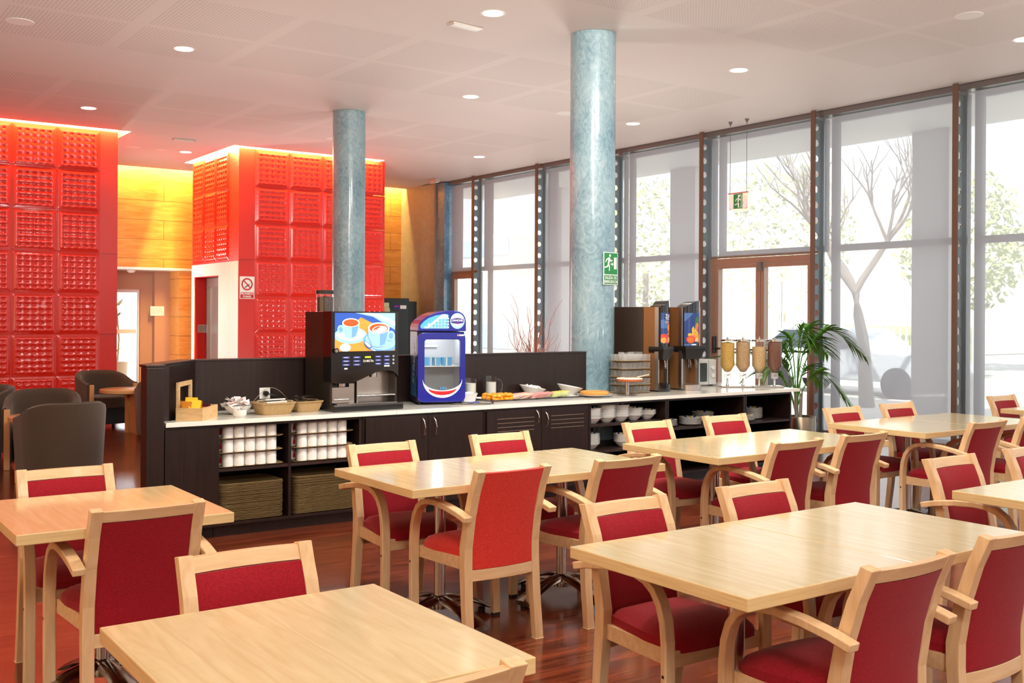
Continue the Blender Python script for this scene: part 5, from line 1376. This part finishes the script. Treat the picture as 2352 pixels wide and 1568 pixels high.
for k in range(9):
    a = k * 2.2; rr = .05 * math.sqrt(k / 9); s_ = inst(BUT, 'butter_portion', (5.85 + rr * math.cos(a), 7.40 + rr * math.sin(a), Z + .052 - .01 * math.cos(a + .55)), k, 'blue and white wrapped butter portion in the right slanted bowl', 'butter', 'butter portions in the slanted bowl'); s_.rotation_euler.x = rnd.uniform(-.5, .5)
# tart plate and cake stand
tag(MB().lathe([(.075, 0), (.08, .004), (.16, .016), (.162, .02), (.08, .008), (.001, .007)], (0, 0, 0), 40, caps=False).build('plate', CERAM, None, 40, loc=(5.97, 7.20, Z)), 'wide white plate under the flat golden tart', 'plate')
q = thing('flat_tart', 'flat round golden tart on the white plate before the near column', 'tart', (5.97, 7.20, Z + .0155))
MB().lathe([(.10, 0), (.125, .004), (.13, .014), (.128, .028), (.118, .032), (.112, .026), (.001, .028)], (0, 0, 0), 40).build('tart_body', mat('pastry', (220, 158, 78), .55, noise=(40, .3), bump=(60, .6)), q, 50)
q = thing('cake_stand', 'glass cake stand with tall metal stem to the right of the tart', 'cake stand', (6.30, 7.14, Z))
MB().lathe([(.09, 0), (.09, .003), (.02, .009)], (0, 0, 0), 36).build('glass_foot', CLEAR, q, 50); MB().cyl((0, 0, .0095), .019, .115, 24).build('stem', CHROME, q, 40)
MB().lathe([(.001, .125), (.16, .125), (.16, .130), (.001, .130)], (0, 0, 0), 40).build('glass_top', CLEAR, q, 30)
q = thing('iced_cake', 'low round cake with white icing on the glass cake stand', 'cake', (6.32, 7.13, Z + .1305))
MB().lathe([(.115, 0), (.118, .018), (.001, .018)], (0, 0, 0), 40).build('sponge', mat('sponge', (196, 104, 50), .7, noise=(50, .3)), q, 40); MB().lathe([(.119, .0185), (.114, .026), (.001, .028)], (0, 0, 0), 40).build('icing', mat('icing', (246, 232, 214), .6, bump=(50, .4)), q, 40)
q = thing('cake_knife', 'cake knife with pale handle lying across the iced cake', 'knife', (6.40, 7.12, Z + .162), -.25)
MB().tube([(0, 0, .0), (.12, 0, .022)], None, flat=(.018, .008)).build('handle', mat('knife_handle', (220, 210, 180), .4), q); MB().tube([(-.12, 0, -.0), (0, 0, .0)], None, flat=(.022, .002)).build('blade', STEEL, q)
# glasses on trays
GT = tray_mesh(.36, .235, TRAYM, 'glass_tray')
b = MB(); b.lathe([(.020, 0), (.0265, .062), (.0255, .062), (.0185, .006), (.001, .005)], (0, 0, 0), 14, caps=False); b.add([(.02 * math.cos(2 * PI * i / 14), .02 * math.sin(2 * PI * i / 14), 0) for i in range(14)], [tuple(range(14))[::-1]])
GLS = b.mesh('tumbler', TUMB, 50)
gx, gy = 6.555, 7.39
for t_ in range(5):
    tn = ['lowest', 'second lowest', 'middle', 'second highest', 'top'][t_]; z = Z + .0735 * t_
    inst(GT, 'glass_tray', (gx + .006 * (t_ % 2), gy, z), .04 * ((t_ % 3) - 1), 'brown tray carrying upturned glasses beside the column, %s tier' % tn, 'tray', 'brown trays carrying glasses')
    for r_ in range(4):
        for c_ in range(6):
            inst(GLS, 'tumbler', (gx - .143 + .057 * c_ + .01 * (r_ % 2), gy - .085 + .057 * r_, z + .0018), 0, 'clear tumbler on the %s glass tray, %s from left in row %s' % (tn, ORD[c_], ['one', 'two', 'three', 'four'][r_]), 'glass', 'tumblers on stacked trays')
for k, (c_, r_) in enumerate([(0, 0), (0, 1), (1, 2), (2, 1), (4, 1), (4, 2), (3, 2)]):
    inst(GLS, 'tumbler', (gx - .143 + .057 * c_ + .01 * (r_ % 2), gy - .085 + .057 * r_, Z + .0735 * 4 + .022), 0, 'clear tumbler nested in another on the top glass tray, %s one' % ORD[k], 'glass', 'tumblers on stacked trays')
# juice machines
MBR = mat('machine_brown', (52, 38, 28), .3); PANB = mat('poster_blue', (30, 62, 128), .25); PANL = mat('poster_blue_light', (70, 110, 170), .25)
ORNG, ORN2, PINK, YEL_, GRN, PUR, TAN_ = [mat(n_, c_, .3) for n_, c_ in (('fruit_orange', (240, 120, 30)), ('fruit_light_orange', (250, 170, 70)), ('fruit_pink', (226, 76, 64)), ('fruit_yellow', (238, 190, 50)), ('fruit_green', (60, 110, 50)), ('fruit_purple', (120, 50, 90)), ('juice_tan', (214, 130, 60)))]
def juice(label, x, y, rz, w_, d_, kind):
    q = thing('juice_machine', label, 'juice machine', (x, y, Z), rz); h = w_ / 2
    MB().box(-h, h, .16, d_, .012, .80).build('rear_body', MBR, q, bevel=.004)
    b = MB(); b.box(-h + .005, h - .005, .04, .159, .40, .80); b.box(-h + .005, -h + .02, .04, .159, .012, .40); b.box(h - .02, h - .005, .04, .159, .012, .40); b.build('side_column', mat('machine_copper', (142, 96, 56), .3, .4) if 'machine_copper' not in MATS else MATS['machine_copper'], q)
    b = MB(); b.box(-h, -h + .02, .0, .039, .012, .80); b.box(h - .02, h, .0, .039, .012, .80); b.build('silver_strip', STEEL, q)
    # bowed front cover
    n_ = 12; pw = h - .022
    def top(u): return .815 + .05 * (1 / (1 + math.exp(-(u + .1) * 5))) if kind == 0 else .80 + .065 * math.sin(min(1, (u + 1) / 1.7) * PI / 2)
    vs = []; 
    for i in range(n_ + 1):
        u = -1 + 2 * i / n_; yy = .01 - .055 * math.sqrt(max(0, 1 - (u * .92) ** 2)) ; vs += [(u * pw, yy, .42), (u * pw, yy, top(u)), (u * pw, .10, top(u) - .005), (u * pw, .10, .42)]
    fs = [(0, 1, 2, 3), tuple(range(4 * n_, 4 * n_ + 4))[::-1]]
    for i in range(n_):
        for k in range(4): fs.append((i * 4 + k, i * 4 + (k + 1) % 4, i * 4 + 4 + (k + 1) % 4, i * 4 + 4 + k)[::-1])
    MB().add(vs, fs).build('front_cover', BLACKG, q, 40)
    R = (pw ** 2 + .05 ** 2) / (2 * .05)
    a = Art((0, -.046, 0), (1, 0, 0), (0, 0, 1), bend=-R)
    a = Art((0, -.0462, 0), (1, 0, 0), (0, 0, 1))
    def bw(px, pz, l_):
        u = px / pw; yy = .01 - .055 * math.sqrt(max(0, 1 - (u * .92) ** 2)) - .0004 - .0004 * l_
        return Vector((px, yy, pz))
    def poly(pts, l_, mi):
        # fan of thin strips so the print follows the bow
        xs_ = [p[0] for p in pts]; x0_, x1_ = min(xs_), max(xs_); m_ = max(1, int((x1_ - x0_) / (pw / 6)) + 1); 
        def cl(poly, lim, sg):
            out = []
            for i in range(len(poly)):
                p, r_ = poly[i - 1], poly[i]; ip, ir = sg * (p[0] - lim) >= 0, sg * (r_[0] - lim) >= 0
                if ip != ir: t = (lim - p[0]) / (r_[0] - p[0]); out.append((lim, p[1] + t * (r_[1] - p[1])))
                if ir: out.append(r_)
            return out
        for k in range(m_):
            lo_, hi_ = x0_ + (x1_ - x0_) * k / m_, x0_ + (x1_ - x0_) * (k + 1) / m_
            c_ = cl(cl([(max(-pw, min(pw, x)), z) for x, z in pts], lo_, 1), hi_, -1)
            if len(c_) > 2: a.add([bw(x, z, l_) for x, z in c_], [tuple(range(len(c_)))], mi)
    def txt(s_, size, cx_, cz_, l_, mi, sx=1):
        v_, f_ = text2d(s_, size, .02); a.add([bw(max(-pw, min(pw, cx_ + x * sx)), cz_ + z, l_) for x, z in v_], f_, mi)
    E_ = lambda *k_: ell(*k_)
    poly([(-pw, .455), (pw, .455), (pw, .745), (-pw, .745)], 1, 0)
    if kind == 0:
        poly([(-pw, .60), (pw, .60), (pw, .68), (-pw, .68)], 2, 1)
        txt('ZUMO', .052, .018, .712, 3, 2, .75); txt('DE NARANJA', .021, .02, .684, 3, 2, .8); txt('exprimido', .03, .01, .658, 3, 4, .85)
        poly(E_(.035, .60, .042, .048, 20), 3, 3); poly(E_(.03, .608, .028, .03, 18), 4, 4); poly([(-.01, .53), (.075, .53), (.072, .555), (-.005, .555)], 3, 9)
        poly(E_(-.05, .505, .05, .042, 20), 3, 5); poly(E_(.0, .49, .045, .035, 18), 3, 5); poly(E_(-.055, .485, .028, .028, 16), 4, 4)
        poly([(.0, .468), (.06, .468), (.06, .51), (.03, .525), (.0, .51)], 5, 6); poly([(.006, .475), (.054, .475), (.054, .497), (.006, .497)], 6, 2); poly([(.012, .482), (.048, .482), (.048, .488), (.012, .488)], 7, 5)
    else:
        poly([(-pw, .66), (-.02, .745), (-pw, .745)], 2, 1)
        poly(E_(.035, .65, .03, .06, 16), 3, 7)
        for k in range(5): poly([(.035, .64), (.01 + .012 * k, .725 - .01 * abs(k - 2)), (.02 + .01 * k, .70)], 4, 7)
        poly(E_(.04, .60, .035, .05, 18), 4, 9); poly([(-.02, .62), (-.04, .59), (-.035, .55), (.02, .525), (.03, .535), (-.012, .565), (-.01, .60)], 5, 6); poly([(.0, .60), (-.012, .57), (.03, .54), (.07, .535), (.06, .55), (.02, .575)], 5, 6)
        poly(E_(.068, .58, .02, .035, 14), 5, 8); poly(E_(-.062, .535, .022, .016, 14), 5, 6); poly(E_(-.025, .53, .03, .022, 14), 5, 4); poly(E_(.03, .52, .03, .018, 14), 5, 6)
        poly(E_(-.05, .49, .048, .038, 20), 6, 5); poly(E_(.0, .50, .035, .035, 18), 5, 5); poly(E_(-.05, .487, .036, .028, 18), 7, 3); poly(E_(.07, .50, .025, .045, 14), 5, 9)
        poly([(.005, .468), (.06, .468), (.06, .50), (.033, .52), (.005, .50)], 8, 6); poly([(.01, .474), (.055, .474), (.055, .494), (.01, .494)], 9, 2); poly([(.016, .481), (.049, .481), (.049, .487), (.016, .487)], 10, 5)
        poly([(-pw, .43), (.03, .43), (.03, .448), (-pw, .448)], 2, 1); poly([(-.04, .433), (.02, .433), (.02, .445), (-.04, .445)], 3, 2)
    poly(E_(.04, .785, .006, .006, 10), 3, 5)
    a.build('poster', [PANB, PANL, SIGNW, ORNG, ORN2, PINK, YEL_, GRN, PUR, TAN_], q)
    MB().add([(-h - .008, -.06, .40), (h + .008, -.06, .40), (h + .008, .10, .40), (-h - .008, .10, .40), (-h - .004, -.05, .425), (h + .004, -.05, .425), (h + .004, .10, .425), (-h - .004, .10, .425), (-h + .03, -.03, .30), (h - .03, -.03, .30), (h - .03, .10, .30), (-h + .03, .10, .30)],
             [(4, 5, 6, 7), (0, 1, 5, 4), (1, 2, 6, 5), (2, 3, 7, 6), (3, 0, 4, 7), (8, 9, 1, 0), (9, 10, 2, 1), (10, 11, 3, 2), (11, 8, 0, 3), (11, 10, 9, 8)]).build('nozzle_hood', BLACKP, q)
    MB().box(-h + .021, h - .021, .12, .158, .02, .30).build('steel_back', STEEL, q)
    for xx in ((-.02,) if kind == 0 else (-.06, .03)):
        MB().tube([(xx, -.02, .30), (xx, -.03, .26), (xx - .01, -.035, .22), (xx + .02, -.035, .215), (xx + .025, -.03, .25), (xx + .02, -.025, .29)], .004, 6).build('dispensing_lever', CHROME, q, 60)
    MB().lathe([(h * .85, 0), (h * .85, .07 if kind == 0 else .05), (h * .8, .075 if kind == 0 else .055), (.001, .06 if kind == 0 else .045)], (0, .02, .001), 32).build('drip_cup', BLACKG if kind == 0 else STEEL, q, 40)
    o = MB()
    for xx in (-h + .02, h - .02): o.box(xx - .015, xx + .015, .1, d_ - .02, 0, .0118)
    o.build('feet', BLACKP, q)
juice('tall dark juice machine with orange poster standing behind the glasses', 6.93, 7.34, math.radians(20), .205, .50, 0)
juice('tall dark juice machine with mixed fruit poster left of the microwave', 7.315, 7.36, math.radians(4), .27, .44, 1)
q = thing('microwave', 'pale grey microwave with two dials behind the juice machine', 'microwave', (7.745, 7.68, Z), math.radians(-6))
MB().box(-.23, .23, 0, .32, .012, .27).build('casing', mat('microwave_grey', (206, 208, 206), .3), q, bevel=.006)
MB().box(-.2, .105, -.008, -.001, .045, .235).build('door_window', mat('dark_window', (60, 70, 72), .1), q, bevel=.02)
MB().box(.127, .13, -.003, -.0005, .02, .262).build('door_seam', DARKFR, q)
for zz in (.105, .185): 
    o = MB().cyl((0, 0, 0), .021, .018, 20).build('dial', SIGNW, q, 40); o.location = (.178, -.001, zz); o.rotation_euler.x = PI / 2
o = MB()
for xx in (-.19, .19): o.box(xx - .02, xx + .02, .03, .05, 0, .0118); o.box(xx - .02, xx + .02, .26, .28, 0, .0118)
o.build('feet', BLACKP, q)
# cereal dispensers
def cereal_mat(nm, c, k=.5): return mat(nm, c, .6, noise=(110, k), bump=(110, 1))
CER = [(cereal_mat('corn_flakes', (222, 170, 84)), 'yellow flakes', .24), (cereal_mat('muesli', (196, 160, 118)), 'beige muesli', .25), (cereal_mat('puffed_rings', (222, 178, 128)), 'pale puffed cereal', .20), (cereal_mat('choco_cereal', (126, 84, 68)), 'brown chocolate cereal', .25)]
DX = .158
for u_ in range(2):
    cx_, cy_ = ((8.00, 7.42), (8.258, 7.232))[u_]; rz = math.radians(-34)
    q = thing('dispenser_stand', 'chrome twin stand carrying the %s two cereal dispensers' % ('left' if u_ == 0 else 'right'), 'stand', (cx_, cy_, Z), rz)
    MB().box(-.155, .155, -.10, .10, 0, .014).build('base_plate', CHROME, q, bevel=.004)
    for k in range(2): MB().lathe([(.018, .0145), (.011, .03), (.011, .085)], ((k - .5) * DX, .0, 0), 14).build('stem', CHROME, q, 40)
    for k in range(2):
        mt, nm_, fh = CER[u_ * 2 + k]
        pos = Vector((cx_, cy_, Z)) + Matrix.Rotation(rz, 3, 'Z') @ Vector(((k - .5) * DX, 0, .0855))
        d = thing('cereal_dispenser', 'clear cereal dispenser filled with %s near the right counter end' % nm_, 'cereal dispenser', pos, rz)
        MB().lathe([(.034, .05), (.036, .068), (.074, .125), (.074, .375)], (0, 0, 0), 28, caps=False).build('hopper', CLEAR, d, 40)
        MB().lathe([(.001, .0), (.034, .0), (.037, .055), (.001, .056)], (0, 0, 0), 20).build('dosing_neck', see_through('frosted', (240, 240, 240), .45, .3, body=(236, 234, 230)) if 'frosted' not in MATS else MATS['frosted'], d, 40)
        MB().lathe([(.001, .060), (.031, .070), (.069, .13), (.069, .125 + fh * .98), (.045, .125 + fh), (.001, .13 + fh)], (0, 0, 0), 24).build('cereal', mt, d, 40)
        MB().lathe([(.077, .376), (.077, .392), (.07, .396), (.012, .397), (.012, .41), (.005, .413), (.005, .425), (.001, .426)], (0, 0, 0), 28).build('lid', CHROME, d, 40)
        MB().tube([(-.022, -.045, .03), (.022, -.045, .045)], .005, 8).build('turn_knob', CHROME, d, 60); MB().tube([(0, -.03, .037), (0, -.05, .037)], .007, 8).build('knob_shaft', CHROME, d, 60)

# ---------------------------------------------------------------- potted palm
pp = thing('potted_palm', 'potted palm with long arching leaves in a steel pot beside the counter end', 'plant', (9.33, 7.68, 0))
MB().lathe([(.165, .0005), (.165, .40), (.158, .415), (.145, .40), (.145, .37), (.001, .365)], (0, 0, 0), 36).build('steel_pot', mat('pot_metal', (142, 128, 110), .3, 1), pp, 40)
MB().lathe([(.001, .368), (.144, .368), (.001, .375)], (0, 0, 0), 20).build('soil', mat('soil', (40, 34, 26), .9, noise=(60, .5)), pp)
Rv, Fv = Vector((.8175, -.576, 0)), Vector((.576, .8175, 0))
def frond(side, reach, top, droop, dep=0, n_=17, L0=.34, w0=.015, start=.38):
    """rachis in the plane given by side (screen right positive) and depth; leaflets either side"""
    b = MB(); pts = []; N = 22
    for i in range(N + 1):
        t = i / N; s_ = side * reach * t ** 1.6; z = .38 + (top - .38) * (1 - (1 - min(1, t / .72)) ** 2) - droop * max(0, t - .55) ** 1.7 * 3
        pts.append(Rv * (s_ - .05) + Fv * (dep * t) + Vector((0, 0, z)))
    b.tube(pts, [.008 * (1 - .8 * i / N) + .001 for i in range(N + 1)], 5)
    up = Vector((0, 0, 1))
    for k in range(n_):
        t = start + (.99 - start) * k / (n_ - 1); i = min(N - 1, int(t * N)); p = pts[i].lerp(pts[i + 1], t * N - i); tan = (pts[i + 1] - pts[i]).normalized()
        sd = tan.cross(up); sd = sd.normalized() if sd.length > .1 else Fv.copy(); nrm = sd.cross(tan).normalized()
        Lf = L0 * (math.sin(PI * (.18 + .75 * (k / (n_ - 1)))) ** .6) * rnd.uniform(.85, 1.1)
        for q_ in (-1, 1):
            d = (tan * .75 + sd * q_ * .75 + nrm * .18 + Vector((rnd.uniform(-.08, .08), rnd.uniform(-.08, .08), rnd.uniform(-.06, .06)))).normalized(); c_ = []; hw = []
            for j in range(5):
                s_ = j / 4; c_.append(p + d * Lf * s_ + Vector((0, 0, -.42 * Lf * s_ ** 2.2))); hw.append(w0 * math.sin(PI * min(.98, .15 + .85 * s_)) if j < 4 else .0008)
            wv = d.cross(Vector((0, 0, 1)));  wv = (wv.normalized() * .85 + Vector((0, 0, .5 * q_))).normalized()
            vs = []
            for j in range(5): vs += [c_[j] - wv * hw[j], c_[j] + wv * hw[j]]
            b.add(vs, [(2 * j, 2 * j + 1, 2 * j + 3, 2 * j + 2) for j in range(4)])
    b.build('palm_leaf', LEAF, pp)
frond(1, .74, 1.40, .42, -.05, 24, .36)
frond(.55, .5, 1.42, .3, .1, 22, .34)
frond(-.5, .5, 1.2, .3, .2, 20, .33)
frond(1, .42, 1.28, .25, .25, 18, .32)
frond(.25, .30, 1.38, .1, -.05, 16, .30)
frond(1, .52, .92, .42, -.12, 19, .34, start=.4)
frond(1, .34, .98, .30, .2, 14, .26)
frond(-1, .42, 1.05, .30, -.05, 20, .33)
frond(-1, .55, .95, .22, .28, 18, .32)
frond(-.4, .34, 1.30, .18, .1, 18, .30)
frond(-1, 1.0, 1.12, .18, .55, 18, .28)
b = MB()
for k in range(9):
    a = k * 2.4; b.tube([(-.04 + .03 * math.cos(a), .03 * math.sin(a), .37), (-.04 + .045 * math.cos(a), .045 * math.sin(a), .62 + .05 * (k % 3))], [.011, .005], 6)
b.build('dry_stems', BARK, pp, 60)
q = thing('lobby_plant', 'leafy green plant in a white tub outside the lobby glass door', 'plant', (6.05, 22.3, 0))
q.location = (5.55, 21.3, 0)
MB().lathe([(.16, .0005), (.2, .55), (.18, .55), (.17, .5), (.001, .5)], (0, 0, 0), 24).build('tub', WHITE, q, 40)
b = MB(); b.tube([(0, 0, .5), (.03, 0, 1.0), (-.02, .0, 1.6)], .018, 6)
for (zz, nn) in ((.75, 12), (1.1, 18), (1.45, 16), (1.65, 14)):
    for k in range(nn):
        a = rnd.uniform(0, 2 * PI); L = rnd.uniform(.25, .42); d = Vector((math.cos(a), math.sin(a), rnd.uniform(.2, .9))).normalized(); c_ = [Vector((0, 0, zz)) + d * L * s_ + Vector((0, 0, -.3 * L * s_ * s_)) for s_ in (0, .35, .7, 1)]
        wv = d.cross(Vector((0, 0, 1))).normalized(); vs = []
        for p_, h_ in zip(c_, (.008, .02, .014, .001)): vs += [p_ - wv * h_, p_ + wv * h_]
        b.add(vs, [(0, 1, 3, 2), (2, 3, 5, 4), (4, 5, 7, 6)])
b.build('leaves', LEAF2, q)

# ---------------------------------------------------------------- outside
PAVE = mat('paving', (216, 212, 202), .8, noise=(1.5, .1)); ROAD = mat('asphalt', (190, 188, 184), .8, noise=(3, .08))
tag(MB().add([(11.4, -60, -.06), (24, -60, -.06), (24, 90, -.06), (11.4, 90, -.06)], [(0, 1, 2, 3)]).build('pavement', PAVE), kind='structure')
tag(MB().add([(24, -60, -.12), (120, -60, -.12), (120, 90, -.12), (24, 90, -.12)], [(0, 1, 2, 3)]).build('street', ROAD), kind='structure')
tag(MB().add([(-30, 20.8, -.05), (11.4, 20.8, -.05), (11.4, 60, -.05), (-30, 60, -.05)], [(0, 1, 2, 3)]).build('yard', PAVE), kind='structure')
o = MB(); o.box(11.4, 13.4, -4.5, 20, 4.12, 4.5); tag(o.build('entrance_canopy', WHITE), 'pale flat canopy roof projecting outside above the window wall', 'canopy')
OUT = mat('outside_render', (206, 202, 194), .8)
for (y0, y1, lb) in ((8.35, 8.92, 'outside canopy pillar seen through the blind right of the glass door'), (13.2, 13.82, 'outside canopy pillar seen through the blind between column and glass door'), (17.0, 17.62, 'outside canopy pillar seen through the blinds at the far end')):
    tag(MB().box(13.2, 13.5, y0, y1, -.055, 4.115).build('outside_pillar', OUT), lb, 'pillar')
BR = [(30.0, 18.5, 'bare street tree seen through the blind right of the glass door', 0), (17.6, 12.3, 'leafless tree crown', 1)]
def bare_tree(x, y, H, label, sd):
    rr = random.Random(sd); q = thing('bare_tree', label, 'tree', (x, y, -.1)); b = MB()
    def br(p, d, L, r, lv):
        n_ = 5; pts = [p]; dd = d.copy()
        for i in range(n_):
            dd = (dd + Vector((rr.uniform(-.16, .16), rr.uniform(-.16, .16), rr.uniform(-.02, .12)))).normalized(); pts.append(pts[-1] + dd * L / n_)
        b.tube(pts, [r * (1 - .5 * i / n_) for i in range(n_ + 1)], 6 if lv < 2 else 4)
        if lv < 4:
            for k in range(4 if lv else 3):
                i = rr.choice([3, 4, 5]) if lv else 5; nd = (dd + Vector((rr.uniform(-.8, .8), rr.uniform(-.8, .8), rr.uniform(.0, .7)))).normalized(); br(pts[i], nd, L * rr.uniform(.55, .8), r * .5, lv + 1)
    br(Vector((0, 0, 0)), Vector((.02, .05, 1)), H, .15, 0); b.build('trunk_and_branches', BARK, q, 60)
bare_tree(15.6, 11.4, 2.1, 'bare street tree with pale forked trunk seen through the blind beside the palm', 5)
bare_tree(16.5, 5.9, 2.6, 'leafless tree seen faintly through the rightmost blind', 8)
def leafy(x, y, H, R, label, sd):
    rr = random.Random(sd); q = thing('leafy_tree', label, 'tree', (x, y, -.1)); MB().tube([(0, 0, 0), (.05, 0, H * .5)], .12, 8).build('trunk', BARK, q, 60); b = MB()
    for k in range(1400):
        a, c_, r_ = rr.uniform(0, 2 * PI), rr.uniform(-1, 1), R * rr.uniform(.35, 1) ** .5; s_ = math.sqrt(1 - c_ * c_)
        p = Vector((r_ * s_ * math.cos(a), r_ * s_ * math.sin(a), H * .68 + r_ * c_ * 1.15)); u_ = Vector((rr.uniform(-1, 1), rr.uniform(-1, 1), rr.uniform(-1, 1))).normalized() * .13; v_ = u_.orthogonal().normalized() * .1
        b.add([p - u_, p + v_, p + u_, p - v_], [(0, 1, 2, 3)])
    b.build('foliage', LEAF2, q)
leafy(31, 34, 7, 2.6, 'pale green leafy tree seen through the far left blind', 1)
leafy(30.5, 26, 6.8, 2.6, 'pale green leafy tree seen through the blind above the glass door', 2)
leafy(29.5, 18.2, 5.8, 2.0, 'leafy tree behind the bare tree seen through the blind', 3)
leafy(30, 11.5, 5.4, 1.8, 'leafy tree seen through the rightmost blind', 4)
q = thing('gabled_building', 'pale gabled building across the street seen through the blinds', 'building', (44, 34, -.1))
MB().prism([(-9, 0), (9, 0), (9, 5.2), (0, 7.4), (-9, 5.2)], -2, 6, ax='x').build('walls', mat('pale_render', (236, 232, 220), .8), q)
q = thing('blue_white_building', 'white building with blue band seen past the far narrow door', 'building', (33, 46, -.1))
MB().box(-5, 5, -6, 6, 0, 5.4).build('walls', WHITE, q); MB().box(-5.06, -5.01, -6, 6, 4.4, 5.2).build('blue_band', mat('blue_band', (176, 200, 236), .5), q); MB().box(-5.06, -5.01, -6, 6, .0, 1.2).build('blue_plinth', MATS['blue_band'], q)
q = thing('white_fence', 'white bar fence with hedge seen through the glass door', 'fence', (26, 22.5, -.1), 0)
b = MB(); b.box(-.03, .03, -7, 7, .25, .3); b.box(-.03, .03, -7, 7, 1.35, 1.4)
for k in range(70): b.box(-.02, .02, -7 + .2 * k, -6.96 + .2 * k, .1, 1.45)
b.build('bars', WHITE, q)
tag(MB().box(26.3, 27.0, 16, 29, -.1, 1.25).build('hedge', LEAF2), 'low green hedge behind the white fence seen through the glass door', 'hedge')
q = thing('parked_car', 'silver car parked on the street seen faintly through the blind by the palm', 'car', (18.2, 13.6, -.1), math.radians(96))
CAR = mat('car_silver', (206, 212, 218), .25, .1)
b = MB(); pr_ = [(-2.1, .35), (-2.05, .75), (-1.7, .9), (-.9, .95), (-.3, 1.38), (1.2, 1.4), (1.9, .95), (2.1, .85), (2.15, .35)]
b.prism([(x, z) for x, z in pr_][::-1], -.8, .8, ax='y'); b.build('body', CAR, q, bevel=.06, seg=3)
MB().prism([(-.75, .98), (-.25, 1.33), (1.15, 1.34), (1.65, .98)][::-1], -.82, .82, ax='y').build('windows', mat('car_glass', (60, 68, 76), .1), q)
for xx in (-1.35, 1.35):
    for yy in (-.82, .62):
        o = MB().lathe([(.32, 0), (.32, .2)], (0, 0, 0), 24).build('wheel', RUBBER, q, 40); o.location = (xx, yy + .2, .32); o.rotation_euler.x = PI / 2
        MB().lathe([(.18, .2005), (.18, .21), (.001, .212)], (0, 0, 0), 16).build('hub_cap', STEEL, o, 40)
q = thing('bollard', 'short pale bollard on the pavement seen through the blind', 'bollard', (14.6, 8.9, -.06)); MB().lathe([(.10, .0), (.10, .62)], (0, 0, 0), 20).build('post', WHITE, q, 40); MB().sphere((0, 0, .65), .12, 14).build('dome', WHITE, q, 60)
q = thing('street_sign', 'pale double panel street sign seen through the glass door', 'street sign', (19.0, 16.2, -.1), -.6); MB().cyl((0, 0, 0), .04, 2.4, 10).build('pole', STEEL, q, 40); MB().box(-.22, -.02, -.03, .03, 1.7, 2.4).build('panel', WHITE, q); MB().box(.03, .2, -.03, .03, 1.7, 2.4).build('panel', WHITE, q)
